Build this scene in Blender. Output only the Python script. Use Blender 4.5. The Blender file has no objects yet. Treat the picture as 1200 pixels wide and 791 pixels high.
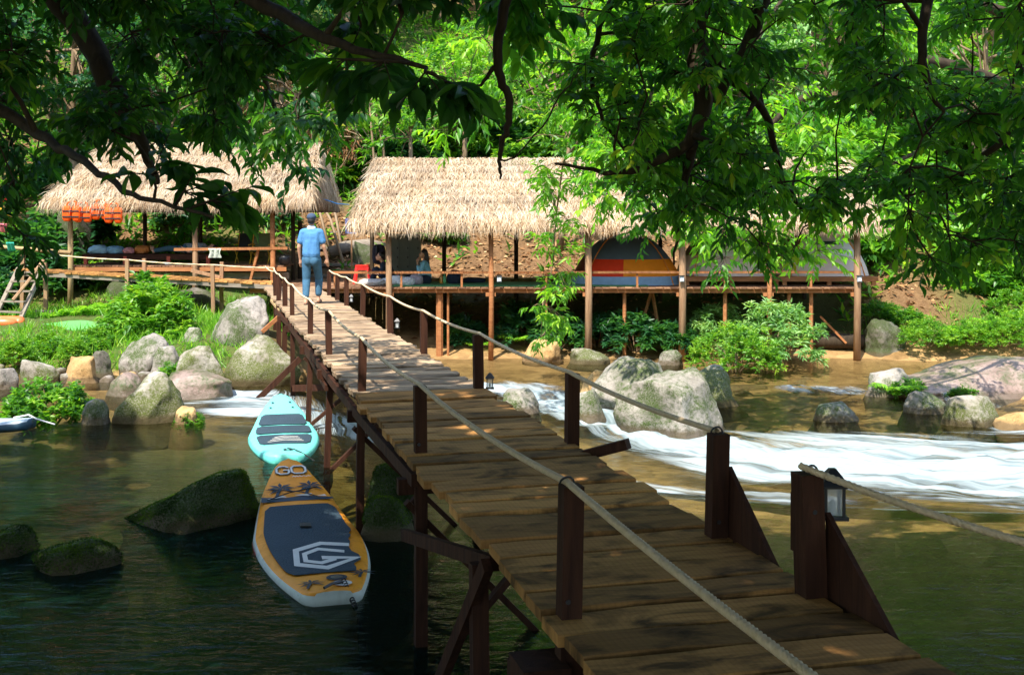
import bpy, bmesh, math, random
import numpy as np
from mathutils import Vector, Matrix, Quaternion
R = math.radians
random.seed(11)
rng = np.random.default_rng(7)
SC = bpy.context.scene
COL = SC.collection

# ------------------------------------------------------------------ camera, sky, sun, exposure
CZ = 3.0                                    # eye height above the pool
FPX = 1400.0
cam = bpy.data.cameras.new('camera')
cam.sensor_width = 36; cam.lens = 36 * FPX / 1200
cam.shift_y = -139.5 / 1200                 # a level camera whose lens is shifted down
cam.clip_start = 0.1; cam.clip_end = 500
camo = bpy.data.objects.new('camera', cam); COL.objects.link(camo)
camo.location = (0, 0, CZ); camo.rotation_euler = (R(90), 0, 0)
SC.camera = camo

SUN_EL, SUN_AZ = R(57), R(24)               # the sun stands behind the viewer and to the left
to_sun = Vector((-math.sin(SUN_AZ) * math.cos(SUN_EL), -math.cos(SUN_AZ) * math.cos(SUN_EL), math.sin(SUN_EL)))
W = bpy.data.worlds.new('World'); SC.world = W; W.use_nodes = True
wn = W.node_tree
bg = wn.nodes['Background']
sky = wn.nodes.new('ShaderNodeTexSky'); sky.sky_type = 'NISHITA'; sky.sun_disc = False
sky.sun_elevation = SUN_EL
sky.sun_rotation = math.atan2(to_sun.x, to_sun.y)
wn.links.new(sky.outputs[0], bg.inputs[0]); bg.inputs[1].default_value = 0.15
sl = bpy.data.lights.new('sun', 'SUN'); sl.energy = 3.5; sl.angle = R(0.53); sl.color = (1.0, 0.94, 0.84)
so = bpy.data.objects.new('sun', sl); COL.objects.link(so)
so.rotation_euler = to_sun.to_track_quat('Z', 'Y').to_euler()
so.location = (-10, -20, 30)
SC.view_settings.view_transform = 'Standard'; SC.view_settings.look = 'None'
SC.view_settings.exposure = 1.55; SC.view_settings.gamma = 1.0
SC.render.engine = 'CYCLES'
cy = SC.cycles
cy.use_denoising = True
try: cy.denoiser = 'OPENIMAGEDENOISE'
except Exception: pass
cy.max_bounces = 7; cy.diffuse_bounces = 3; cy.glossy_bounces = 3; cy.transmission_bounces = 5
cy.transparent_max_bounces = 10; cy.sample_clamp_indirect = 6; cy.caustics_reflective = False; cy.caustics_refractive = False

# ------------------------------------------------------------------ helpers
def P(px, py, d):
    return np.array([(px - 600) / FPX * d, d, CZ - (py - 256) / FPX * d])
def G(px, py, z):
    return P(px, py, FPX * (CZ - z) / (py - 256))
def sst(t):
    t = np.clip(t, 0, 1); return t * t * (3 - 2 * t)
def unit(v):
    v = np.asarray(v, float); return v / (np.linalg.norm(v, axis=-1, keepdims=True) + 1e-9)
def _h(ix, iy, iz):
    n = (ix.astype(np.int64) * 374761393 + iy.astype(np.int64) * 668265263 + iz.astype(np.int64) * 2147483647) & 0xffffffff
    n = ((n ^ (n >> 13)) * 1274126177) & 0xffffffff
    return ((n ^ (n >> 16)) & 0xffff) / 65535.0
def vn(x, y, z=0.0):
    x, y, z = np.broadcast_arrays(np.asarray(x, float), np.asarray(y, float), np.asarray(z, float))
    ix, iy, iz = np.floor(x), np.floor(y), np.floor(z)
    fx, fy, fz = x - ix, y - iy, z - iz
    fx, fy, fz = [f * f * (3 - 2 * f) for f in (fx, fy, fz)]
    r = 0
    for a in (0, 1):
        for b in (0, 1):
            for c in (0, 1):
                r = r + _h(ix + a, iy + b, iz + c) * (fx if a else 1 - fx) * (fy if b else 1 - fy) * (fz if c else 1 - fz)
    return r * 2 - 1
def fbm(x, y, z=0.0, o=4):
    r, a, f = 0, 0.5, 1.0
    for k in range(o):
        r = r + a * vn(x * f + 17 * k, y * f - 9 * k, np.asarray(z) * f); a *= .5; f *= 2.03
    return r

def link(o, parent=None):
    COL.objects.link(o)
    if parent is not None:
        o.parent = parent
        o.matrix_parent_inverse = Matrix.Translation(parent.location).inverted() if parent.get('_w', 1) else Matrix()
    return o
def mk(name, V, F, mats, parent=None, smooth=False, midx=None, attrs=None):
    me = bpy.data.meshes.new(name)
    V = np.asarray(V, dtype=np.float64).reshape(-1, 3)
    if isinstance(F, np.ndarray) and F.ndim == 2:
        nf, k = F.shape
        me.vertices.add(len(V)); me.vertices.foreach_set('co', V.ravel())
        me.loops.add(nf * k); me.loops.foreach_set('vertex_index', F.ravel().astype(np.int32))
        me.polygons.add(nf); me.polygons.foreach_set('loop_start', (np.arange(nf) * k).astype(np.int32))
        me.update(calc_edges=True)
    else:
        me.from_pydata([tuple(v) for v in V], [], [tuple(int(i) for i in f) for f in F]); me.update()
    for m in (mats if isinstance(mats, (list, tuple)) else [mats]): me.materials.append(m)
    if midx is not None: me.polygons.foreach_set('material_index', np.asarray(midx, dtype=np.int32))
    if smooth: me.polygons.foreach_set('use_smooth', np.ones(len(me.polygons), dtype=bool))
    for k, a in (attrs or {}).items():
        at = me.attributes.new(k, 'FLOAT', 'POINT'); at.data.foreach_set('value', np.asarray(a, dtype=np.float32))
    o = bpy.data.objects.new(name, me)
    return link(o, parent)
def tag(o, label=None, cat=None, group=None, kind=None):
    if label: o['label'] = label
    if cat: o['category'] = cat
    if group: o['group'] = group
    if kind: o['kind'] = kind
    return o
def thing(name, label, cat, loc=(0, 0, 0), group=None):
    o = bpy.data.objects.new(name, None); o.empty_display_size = .1
    COL.objects.link(o); o.location = [float(c) for c in loc]
    return tag(o, label, cat, group)
def copy_tree(o, loc=None, rotz=None, scale=None, label=None, group=None, parent=None):
    c = o.copy(); COL.objects.link(c)
    if parent is not None: c.parent = parent
    if loc is not None: c.location = [float(v) for v in loc]
    if rotz is not None: c.rotation_euler = (c.rotation_euler[0], c.rotation_euler[1], rotz)
    if scale is not None: c.scale = scale if hasattr(scale, '__len__') else (scale,) * 3
    if label: c['label'] = label
    if group: c['group'] = group
    for ch in [x for x in o.children]: copy_tree(ch, parent=c)
    return c

class MB:
    def __init__(s): s.v = []; s.f = []; s.m = []
    def add(s, V, F, m=0):
        n = len(s.v); s.v += [tuple(map(float, v)) for v in V]
        s.f += [tuple(i + n for i in f) for f in F]; s.m += [m] * len(F); return s
    def box(s, c, size, rz=0.0, m=0):
        c = np.asarray(c, float); h = np.asarray(size, float) / 2; ca, sa = math.cos(rz), math.sin(rz)
        V = []
        for dz in (-1, 1):
            for dx, dy in ((-1, -1), (1, -1), (1, 1), (-1, 1)):
                x, y = dx * h[0], dy * h[1]; V.append(c + (x * ca - y * sa, x * sa + y * ca, dz * h[2]))
        return s.add(V, [(3, 2, 1, 0), (4, 5, 6, 7), (0, 1, 5, 4), (1, 2, 6, 5), (2, 3, 7, 6), (3, 0, 4, 7)], m)
    def beam(s, a, b, w, h, up=(0, 0, 1), m=0, ch=0.0, seg=1, jit=0.0):
        a, b = np.asarray(a, float), np.asarray(b, float); d = unit(b - a)
        sd = np.cross(d, up); sd = unit(sd if np.linalg.norm(sd) > 1e-4 else np.cross(d, (1, 0, 0))); u = np.cross(sd, d)
        if ch <= 0: pr = [(-w/2, -h/2), (w/2, -h/2), (w/2, h/2), (-w/2, h/2)]
        else: pr = [(-w/2, -h/2), (w/2, -h/2), (w/2, h/2-ch), (w/2-ch, h/2), (-w/2+ch, h/2), (-w/2, h/2-ch)]
        n = len(pr); V = []; F = []
        for i in range(seg + 1):
            c = a + (b - a) * i / seg
            jx, jy = (random.uniform(-jit, jit), random.uniform(-jit, jit) * .5) if jit else (0, 0)
            for x, y in pr: V.append(c + sd * (x * (1 + random.uniform(-jit, jit)) + jx) + u * (y + jy))
        for i in range(seg):
            for k in range(n): F.append((i*n+k, i*n+(k+1) % n, (i+1)*n+(k+1) % n, (i+1)*n+k))
        F.append(tuple(range(n))[::-1]); F.append(tuple(range(seg*n, seg*n+n)))
        return s.add(V, F, m)
    def tube(s, pts, rad, sides=6, m=0, cap=True):
        pts = np.asarray(pts, float); n = len(pts)
        rad = np.broadcast_to(np.asarray(rad, float), (n,))
        t = unit(np.gradient(pts, axis=0)) if n > 2 else np.repeat(unit(pts[1:] - pts[:1]), 2, 0)
        ref = np.array([0, 0, 1.0]) if abs(t[0][2]) < .9 else np.array([1.0, 0, 0])
        a = np.arange(sides) * 2 * math.pi / sides; V = []; F = []
        sd = unit(np.cross(t[0], ref))
        for i in range(n):
            sd = unit(sd - t[i] * np.dot(sd, t[i])); u = np.cross(t[i], sd)
            V.append(pts[i] + rad[i] * (np.cos(a)[:, None] * sd + np.sin(a)[:, None] * u))
        V = np.concatenate(V)
        for i in range(n - 1):
            for k in range(sides): F.append((i*sides+k, i*sides+(k+1) % sides, (i+1)*sides+(k+1) % sides, (i+1)*sides+k))
        if cap: F.append(tuple(range(sides))[::-1]); F.append(tuple(range((n-1)*sides, n*sides)))
        return s.add(V, F, m)
    def ell(s, c, r, rot=None, seg=12, ring=8, m=0, pw=1.0):
        V = []; F = []; c = np.asarray(c, float)
        for i in range(ring + 1):
            th = math.pi * i / ring
            for k in range(seg):
                ph = 2 * math.pi * k / seg
                f = lambda q: math.copysign(abs(q) ** pw, q)
                v = np.array([f(math.sin(th) * math.cos(ph)) * r[0], f(math.sin(th) * math.sin(ph)) * r[1], f(math.cos(th)) * r[2]])
                if rot is not None: v = np.array(rot @ Vector(v))
                V.append(c + v)
        for i in range(ring):
            for k in range(seg): F.append((i*seg+k, (i+1)*seg+k, (i+1)*seg+(k+1) % seg, i*seg+(k+1) % seg))
        return s.add(V, F, m)
    def lathe(s, c, prof, seg=12, m=0):
        V = []; F = []; c = np.asarray(c, float)
        for r, z in prof:
            for k in range(seg): a = 2*math.pi*k/seg; V.append(c + (r*math.cos(a), r*math.sin(a), z))
        for i in range(len(prof) - 1):
            for k in range(seg): F.append((i*seg+k, i*seg+(k+1) % seg, (i+1)*seg+(k+1) % seg, (i+1)*seg+k))
        F.append(tuple(range(seg))[::-1]); F.append(tuple(range((len(prof)-1)*seg, len(prof)*seg)))
        return s.add(V, F, m)
    def cone(s, a, b, ra, rb, sides=10, m=0):                       # capsule-like tapered limb
        s.tube([a, b], [ra, rb], sides, m); s.ell(a, (ra,)*3, seg=sides, ring=6, m=m); return s.ell(b, (rb,)*3, seg=sides, ring=6, m=m)
    def build(s, name, mats, parent=None, smooth=False):
        return mk(name, s.v, s.f, mats, parent, smooth, s.m if isinstance(mats, (list, tuple)) else None)

# ------------------------------------------------------------------ materials
class NT:
    def __init__(s, name):
        s.m = bpy.data.materials.new(name); s.m.use_nodes = True; s.t = s.m.node_tree; s.t.nodes.clear()
        s.out = s.t.nodes.new('ShaderNodeOutputMaterial')
    def n(s, typ, ins=None, **kw):
        nd = s.t.nodes.new('ShaderNode' + typ)
        for k, v in kw.items(): setattr(nd, k, v)
        for k, v in (ins or {}).items():
            sock = nd.inputs[k]
            if isinstance(v, bpy.types.NodeSocket): s.t.links.new(v, sock)
            else:
                if isinstance(v, (tuple, list)) and len(v) == 3 and sock.type == 'RGBA': v = (*v, 1)
                sock.default_value = v
        return nd
    def ramp(s, fac, stops):
        nd = s.t.nodes.new('ShaderNodeValToRGB'); cr = nd.color_ramp
        while len(cr.elements) < len(stops): cr.elements.new(.5)
        for e, (p, c) in zip(cr.elements, stops):
            e.position = p; e.color = (*c, 1) if hasattr(c, '__len__') else (c, c, c, 1)
        s.t.links.new(fac, nd.inputs[0]); return nd.outputs[0]
    def noise(s, vec, scale, detail=4, rough=.55, dist=0.0):
        return s.n('TexNoise', {'Vector': vec, 'Scale': scale, 'Detail': detail, 'Roughness': rough, 'Distortion': dist}).outputs[0]
    def coord(s, kind='Object', scale=(1, 1, 1)):
        c = s.n('TexCoord').outputs[kind]
        return s.n('Mapping', {'Vector': c, 'Scale': scale}).outputs[0]
    def geo(s, scale=(1, 1, 1)):
        return s.n('Mapping', {'Vector': s.n('NewGeometry').outputs['Position'], 'Scale': scale}).outputs[0]
    def attr(s, name): return s.n('Attribute', attribute_name=name).outputs['Fac']
    def mix(s, fac, a, b, typ='MIX'):
        nd = s.t.nodes.new('ShaderNodeMix'); nd.data_type = 'RGBA'; nd.blend_type = typ
        for i, v in ((0, fac), (6, a), (7, b)):
            if isinstance(v, bpy.types.NodeSocket): s.t.links.new(v, nd.inputs[i])
            else: nd.inputs[i].default_value = (*v, 1) if isinstance(v, (tuple, list)) else v
        return nd.outputs[2]
    def math(s, op, a, b=0.0, clamp=False):
        nd = s.n('Math', operation=op); nd.use_clamp = clamp
        for i, v in ((0, a), (1, b)):
            if isinstance(v, bpy.types.NodeSocket): s.t.links.new(v, nd.inputs[i])
            else: nd.inputs[i].default_value = v
        return nd.outputs[0]
    def bump(s, h, strength=.3, dist=.02, normal=None):
        d = {'Height': h, 'Strength': strength, 'Distance': dist}
        if normal: d['Normal'] = normal
        return s.n('Bump', d).outputs[0]
    def pr(s, color, rough=.7, normal=None, **kw):
        d = {'Base Color': color, 'Roughness': rough}
        if normal: d['Normal'] = normal
        d.update({k.replace('_', ' '): v for k, v in kw.items()})
        return s.n('BsdfPrincipled', d).outputs[0]
    def done(s, sh): s.t.links.new(sh, s.out.inputs[0]); return s.m

def plain(name, col, rough=.6, var=.12, scale=6.0, bump=.0, **kw):
    t = NT(name); n = t.noise(t.coord(), scale, 5)
    c = t.mix(n, tuple(x * (1 - var) for x in col), tuple(min(1, x * (1 + var)) for x in col))
    nb = t.bump(t.noise(t.coord(), scale * 4, 4), bump, .01) if bump else None
    return t.done(t.pr(c, rough, nb, **kw))

def deck_mat(name, light, dark, stain, gro=1.0):
    t = NT(name); rnd = t.n('ObjectInfo').outputs['Random']
    off = t.n('CombineXYZ', {'X': t.math('MULTIPLY', rnd, 37.0), 'Y': t.math('MULTIPLY', rnd, 91.0), 'Z': 0.0}).outputs[0]
    base = t.n('VectorMath', {0: t.n('TexCoord').outputs['Object'], 1: off}, operation='ADD').outputs[0]
    grain = t.noise(t.n('Mapping', {'Vector': base, 'Scale': (2.2, 38, 8)}).outputs[0], 1.0, 6, .65, .4)
    c = t.mix(grain, dark, light)
    big = t.noise(t.n('Mapping', {'Vector': base, 'Scale': (2.6, 5.5, 3)}).outputs[0], 1.0, 5, .6, .8)
    st = t.ramp(big, [(.46, 0.0), (.66, 1.0)])
    c = t.mix(t.math('MULTIPLY', st, .85), c, stain)
    tint = t.ramp(rnd, [(0, (.45, .42, .40)), (.3, (1.0, .92, .8)), (.55, (.6, .55, .5)), (.8, (.95, .86, .76)), (1, (1.25, 1.15, 1.0))])
    c = t.mix(1.0, c, tint, 'MULTIPLY')
    gr = t.n('TexWave', {'Vector': base, 'Scale': 11.0 * gro, 'Distortion': .6, 'Detail': 2.0}, wave_type='BANDS', bands_direction='X').outputs['Fac']
    h = t.math('ADD', t.math('MULTIPLY', gr, .22), grain)
    c = t.mix(t.math('MULTIPLY', t.ramp(gr, [(.0, 1.0), (.3, 0.0)]), .16), c, tuple(x * .45 for x in dark))
    return t.done(t.pr(c, .8, t.bump(h, .6, .006), Specular_IOR_Level=.1))
def wood_mat(name, a, b, axis=2, rough=.75):
    t = NT(name); rnd = t.n('ObjectInfo').outputs['Random']
    sc = [16, 16, 16]; sc[axis] = 1.6
    v = t.n('VectorMath', {0: t.n('TexCoord').outputs['Object'], 1: t.n('CombineXYZ', {'X': t.math('MULTIPLY', rnd, 13.0), 'Z': t.math('MULTIPLY', rnd, 57.0)}).outputs[0]}, operation='ADD').outputs[0]
    g = t.noise(t.n('Mapping', {'Vector': v, 'Scale': sc}).outputs[0], 1.0, 6, .65, .5)
    c = t.mix(t.ramp(g, [(.3, 0.0), (.7, 1.0)]), a, b)
    c = t.mix(t.math('MULTIPLY', t.noise(v, 3.0, 3), .5), c, tuple(x * .5 for x in a))
    return t.done(t.pr(c, rough, t.bump(g, .6, .012), Specular_IOR_Level=.12))
def leaf_mat(name, stops, trans=.38, tcol=2.2, rough=.42, spec=.45, dry=0.0):
    t = NT(name); r = t.attr('rnd')
    c = t.ramp(r, stops)
    vein = t.attr('mid')
    c = t.mix(t.math('MULTIPLY', vein, .35), c, t.mix(1.0, c, (1.6, 1.5, 1.3), 'MULTIPLY'))
    ct = t.mix(1.0, c, (tcol * 1.25, tcol * 1.25, tcol * .45), 'MULTIPLY')
    a = t.pr(c, rough, Specular_IOR_Level=spec)
    b = t.n('BsdfTranslucent', {'Color': ct}).outputs[0]
    return t.done(t.n('MixShader', {0: trans, 1: a, 2: b}).outputs[0])
def rock_mat(name, base, light, moss=.3, mosscol=(.045, .075, .012), wet=False, lo=None):
    t = NT(name); p = t.geo()
    n1 = t.noise(p, 2.2, 6, .62); n2 = t.noise(p, 14, 6, .7); n3 = t.noise(p, 55, 3, .6)
    c = t.mix(t.ramp(n1, [(.35, 0.0), (.65, 1.0)]), base, light)
    c = t.mix(t.math('MULTIPLY', t.ramp(n2, [(.5, 0.0), (.68, 1.0)]), .55), c, tuple(x * .35 for x in base))
    c = t.mix(t.math('MULTIPLY', t.ramp(n3, [(.55, 0.0), (.72, 1.0)]), .4), c, tuple(min(.8, x * 1.35) for x in light))
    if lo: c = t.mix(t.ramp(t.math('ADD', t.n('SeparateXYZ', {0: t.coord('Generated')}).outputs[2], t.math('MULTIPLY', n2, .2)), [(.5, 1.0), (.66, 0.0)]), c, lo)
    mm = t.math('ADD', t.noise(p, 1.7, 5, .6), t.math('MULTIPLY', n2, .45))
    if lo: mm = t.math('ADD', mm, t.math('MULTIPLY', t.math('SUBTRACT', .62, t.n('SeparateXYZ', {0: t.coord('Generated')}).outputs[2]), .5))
    mf = t.math('MULTIPLY', t.ramp(mm, [(.84 - moss * .55, 0.0), (1.0 - moss * .55, 1.0)]), t.ramp(n3, [(.36, .35), (.56, 1.0)]))
    mc = t.mix(n2, tuple(x * .5 for x in mosscol), tuple(x * 1.5 for x in mosscol))
    c = t.mix(mf, c, mc)
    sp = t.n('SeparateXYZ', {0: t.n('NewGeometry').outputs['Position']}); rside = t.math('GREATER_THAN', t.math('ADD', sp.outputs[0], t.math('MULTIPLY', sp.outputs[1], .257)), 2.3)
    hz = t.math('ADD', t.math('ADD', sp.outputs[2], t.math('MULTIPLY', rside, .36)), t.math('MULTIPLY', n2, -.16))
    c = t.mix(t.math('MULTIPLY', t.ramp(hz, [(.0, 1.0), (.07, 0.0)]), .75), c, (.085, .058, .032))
    h = t.math('ADD', t.math('MULTIPLY', n2, 1.0), t.math('MULTIPLY', n3, .5))
    return t.done(t.pr(c, .35 if wet else .88, t.bump(h, .7, .03), Specular_IOR_Level=.5 if wet else .25))
def fabric(name, col, rough=.85, var=.15, scale=9):
    t = NT(name); w = t.noise(t.coord(), scale, 5, .6)
    c = t.mix(w, tuple(x * (1 - var) for x in col), tuple(min(1, x * (1 + var)) for x in col))
    return t.done(t.pr(c, rough, t.bump(w, .5, .03), Specular_IOR_Level=.2))
M = {}
M['deck'] = deck_mat('deck_planks', (.70, .39, .14), (.27, .13, .042), (.04, .026, .014))
M['deck_pale'] = deck_mat('sunlit_weathered_deck_planks', (.56, .45, .33), (.29, .20, .13), (.11, .075, .05))  # weathered far planks, colour lightened further to carry the sun's brightness
M['floor'] = deck_mat('hut_floor_planks', (.42, .26, .17), (.2, .11, .065), (.09, .05, .035))
M['post'] = wood_mat('red_brown_timber', (.028, .012, .008), (.09, .036, .019))
M['timber'] = wood_mat('orange_timber', (.30, .11, .04), (.52, .24, .10), 0)
M['pole'] = wood_mat('pale_round_pole', (.24, .13, .07), (.46, .30, .17))
M['bamboo'] = wood_mat('dry_bamboo', (.34, .22, .10), (.56, .42, .22))
M['greywood'] = wood_mat('grey_weathered_wood', (.19, .15, .11), (.36, .31, .25), 0)
M['bark'] = wood_mat('tree_bark', (.03, .022, .015), (.09, .065, .04))
M['barkpale'] = wood_mat('pale_bark', (.14, .09, .05), (.32, .23, .14))
M['twig'] = plain('dry_twig', (.36, .25, .15), .9, .35, 3)
def straw_mat(name, stops):
    t = NT(name); c = t.ramp(t.attr('rnd'), stops)
    c = t.mix(t.math('MULTIPLY', t.ramp(t.noise(t.geo(), 1.1, 5, .65), [(.42, 0.0), (.68, 1.0)]), .55), c, (.27, .2, .14))
    a = t.pr(c, .8, Specular_IOR_Level=.2); b = t.n('BsdfTranslucent', {'Color': c}).outputs[0]
    return t.done(t.n('MixShader', {0: .15, 1: a, 2: b}).outputs[0])
M['straw'] = straw_mat('dry_palm_thatch', [(0, (.17, .085, .03)), (.28, (.40, .26, .13)), (.6, (.62, .48, .31)), (1, (.82, .73, .58))])
M['straw_dark'] = straw_mat('brown_thatch_underside', [(0, (.14, .07, .03)), (1, (.36, .22, .1))])
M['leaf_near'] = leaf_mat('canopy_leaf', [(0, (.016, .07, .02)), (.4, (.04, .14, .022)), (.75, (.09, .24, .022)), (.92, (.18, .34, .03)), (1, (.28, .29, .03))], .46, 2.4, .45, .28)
M['leaf_shade'] = leaf_mat('shaded_bough_leaf', [(0, (.010, .045, .016)), (.45, (.022, .085, .018)), (.8, (.05, .15, .018)), (.94, (.13, .26, .02)), (1, (.22, .23, .03))], .44, 2.3, .42, .3)  # canopy leaf darkened for the left tree, deep shade put into its colour
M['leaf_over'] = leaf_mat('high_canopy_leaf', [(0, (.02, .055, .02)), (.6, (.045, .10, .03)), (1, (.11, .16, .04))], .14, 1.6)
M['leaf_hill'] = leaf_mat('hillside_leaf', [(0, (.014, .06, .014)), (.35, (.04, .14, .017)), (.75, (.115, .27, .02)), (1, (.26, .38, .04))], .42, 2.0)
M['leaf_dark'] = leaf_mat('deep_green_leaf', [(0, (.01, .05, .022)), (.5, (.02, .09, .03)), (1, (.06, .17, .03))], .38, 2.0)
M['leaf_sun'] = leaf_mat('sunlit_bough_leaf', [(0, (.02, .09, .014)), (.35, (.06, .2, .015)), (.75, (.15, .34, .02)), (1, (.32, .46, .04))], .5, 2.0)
M['leaf_light'] = leaf_mat('pale_green_leaf', [(0, (.06, .17, .05)), (.5, (.14, .3, .09)), (.9, (.28, .44, .17)), (1, (.4, .5, .24))], .35, 1.5)
M['leaf_bush'] = leaf_mat('bush_leaf', [(0, (.035, .12, .012)), (.5, (.09, .24, .018)), (1, (.24, .38, .035))], .38, 1.8)
M['fern'] = leaf_mat('fern_leaf', [(0, (.05, .18, .015)), (.6, (.14, .34, .02)), (1, (.34, .5, .05))], .4, 1.7)
M['litter'] = leaf_mat('fallen_leaf', [(0, (.08, .035, .014)), (.4, (.2, .10, .04)), (.8, (.34, .2, .09)), (1, (.5, .36, .2))], .1, 1.0, .8, .2)
M['moss'] = leaf_mat('moss', [(0, (.012, .03, .006)), (.5, (.035, .075, .01)), (1, (.1, .17, .015))], .25, 1.4, .9, .1)
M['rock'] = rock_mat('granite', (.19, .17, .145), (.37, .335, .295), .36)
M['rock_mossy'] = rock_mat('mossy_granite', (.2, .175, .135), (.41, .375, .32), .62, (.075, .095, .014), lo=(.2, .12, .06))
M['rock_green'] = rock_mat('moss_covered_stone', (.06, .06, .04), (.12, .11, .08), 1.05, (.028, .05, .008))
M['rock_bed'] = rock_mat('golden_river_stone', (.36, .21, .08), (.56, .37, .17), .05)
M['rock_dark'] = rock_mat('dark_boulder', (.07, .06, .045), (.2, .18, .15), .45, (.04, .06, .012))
M['rock_slab'] = rock_mat('pink_granite_slab', (.20, .135, .105), (.36, .27, .23), .3, wet=True)
M['white_metal'] = plain('white_paint', (.75, .75, .72), .5)
M['black'] = plain('black_plastic', (.018, .018, .02), .45)
M['red'] = plain('red_plastic', (.62, .02, .015), .35)
M['rope'] = None
t = NT('twisted_rope'); v = t.coord(); fl = t.ramp(t.n('TexVoronoi', {'Vector': v, 'Scale': 9.0}).outputs[0], [(.04, 1.0), (.09, 0.0)])
c = t.mix(t.noise(v, 30, 4), (.46, .32, .17), (.78, .62, .40)); c = t.mix(t.math('MULTIPLY', fl, .8), c, (.4, .09, .06))
M['rope'] = t.done(t.pr(c, .85, t.bump(t.noise(v, 220, 2), .4, .004)))
t = NT('lantern_glass'); M['glass'] = t.done(t.n('MixShader', {0: .35, 1: t.n('BsdfTransparent').outputs[0], 2: t.pr((.75, .8, .82), .1)}).outputs[0])

# ground: silt and golden gravel under water, soil and leaf litter on the banks
t = NT('ground'); p = t.geo(); n1 = t.noise(p, .55, 5, .6); n2 = t.noise(p, 5.0, 6, .65); n3 = t.noise(p, 26, 4, .6)
xyz = t.n('SeparateXYZ', {0: t.n('NewGeometry').outputs['Position']})
soil = t.mix(t.ramp(n2, [(.3, 0.0), (.7, 1.0)]), (.085, .042, .019), (.21, .115, .053))
soil = t.mix(t.math('MULTIPLY', t.ramp(n3, [(.52, 0.0), (.7, 1.0)]), .6), soil, (.30, .185, .10))
grassy = t.attr('green')
soil = t.mix(t.math('MULTIPLY', grassy, t.ramp(n2, [(.3, .6), (.6, 1.0)])), soil, t.mix(n3, (.025, .06, .01), (.09, .14, .025)))
bedc = t.mix(t.ramp(n2, [(.3, 0.0), (.7, 1.0)]), (.17, .095, .034), (.46, .28, .115))
vo = t.n('TexVoronoi', {'Vector': p, 'Scale': 2.6}).outputs['Color']
bedc = t.mix(.45, bedc, t.mix(vo, (.12, .07, .025), (.52, .33, .14)))
algae = t.mix(n2, (.006, .018, .012), (.03, .07, .028))
bedc = t.mix(t.attr('algae'), bedc, algae)
col = t.mix(t.ramp(xyz.outputs[2], [(.0, 0.0), (.12, 1.0)]), bedc, soil)
M['ground'] = t.done(t.pr(col, .92, t.bump(t.math('ADD', n2, t.math('MULTIPLY', n3, .4)), .8, .08), Specular_IOR_Level=.2))

# water: clear, tinted by its real depth, with white foam where the rapids break
t = NT('river_water'); p = t.geo()
flow = t.geo((1.1, 4.2, 1)); flow2 = t.geo((3.0, 11, 1)); calm = t.geo((2.2, 3.6, 1))
turb = t.attr('turb')
h = t.math('ADD', t.math('MULTIPLY', t.noise(calm, 1.0, 3, .5, .6), .34), t.math('MULTIPLY', t.noise(flow2, 1.0, 4, .6, 1.2), t.math('ADD', t.math('MULTIPLY', turb, .55), .1)))
nrm = t.bump(h, .55, .10)
d = t.attr('depth')
tr = t.n('CombineColor', {0: t.math('POWER', .42, d), 1: t.math('POWER', .48, d), 2: t.math('POWER', .30, d)}).outputs[0]
clear = t.n('BsdfTransparent', {'Color': tr}).outputs[0]
silt = t.n('BsdfDiffuse', {'Color': (.008, .045, .036)}).outputs[0]
body = t.n('MixShader', {0: t.math('MULTIPLY', t.math('SUBTRACT', 1.0, t.math('POWER', .6, t.math('MAXIMUM', t.math('SUBTRACT', d, .5), 0.0))), .6), 1: clear, 2: silt}).outputs[0]
refl = t.n('BsdfGlossy', {'Color': (.48, .52, .47), 'Roughness': t.math('ADD', .045, t.math('MULTIPLY', turb, .1)), 'Normal': nrm}).outputs[0]
fr = t.n('Fresnel', {'IOR': 1.33, 'Normal': nrm}).outputs[0]
wat = t.n('MixShader', {0: fr, 1: body, 2: refl}).outputs[0]
fm = t.attr('foam')
fl_ = t.n('CombineXYZ', {'X': t.attr('su'), 'Y': t.attr('sv'), 'Z': 0.0}).outputs[0]
s1 = t.noise(t.n('Mapping', {'Vector': fl_, 'Scale': (.17, 1.7, 1)}).outputs[0], 1.0, 5, .55, .35); s2 = t.noise(t.n('Mapping', {'Vector': fl_, 'Scale': (.5, 6.5, 1)}).outputs[0], 1.0, 4, .55, .3)
n1_ = t.ramp(s1, [(.32, 0.0), (.68, 1.0)]); n2_ = t.ramp(s2, [(.32, 0.0), (.68, 1.0)])
ff = t.math('ADD', t.math('ADD', t.math('MULTIPLY', fm, 1.04), t.math('MULTIPLY', t.math('SUBTRACT', n1_, .5), 1.35)), t.math('MULTIPLY', t.math('SUBTRACT', n2_, .5), .55))
ff = t.ramp(t.math('MULTIPLY', ff, t.math('MINIMUM', t.math('MULTIPLY', fm, 3.0), 1.0)), [(.22, 0.0), (.62, .5), (1.0, .94)])
fcol = t.mix(t.math('MULTIPLY', t.math('ADD', n1_, n2_), .5), (.20, .31, .36), (.56, .63, .65))
foam = t.n('MixShader', {0: .2, 1: t.pr(fcol, .6, t.bump(t.math('ADD', n1_, t.math('MULTIPLY', n2_, .4)), .5, .10)), 2: t.n('BsdfTranslucent', {'Color': (.75, .82, .84)}).outputs[0]}).outputs[0]
M['water'] = t.done(t.n('MixShader', {0: ff, 1: wat, 2: foam}).outputs[0])
t = NT('falling_water'); n = t.noise(t.coord('Generated', (14, 1.2, 1)), 1.0, 4, .6)
M['veil'] = t.done(t.n('MixShader', {0: t.math('MULTIPLY', t.ramp(n, [(.38, .0), (.66, .85)]), t.attr('edge')), 1: t.n('BsdfTransparent').outputs[0], 2: t.pr((.84, .87, .88), .5)}).outputs[0])

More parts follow.
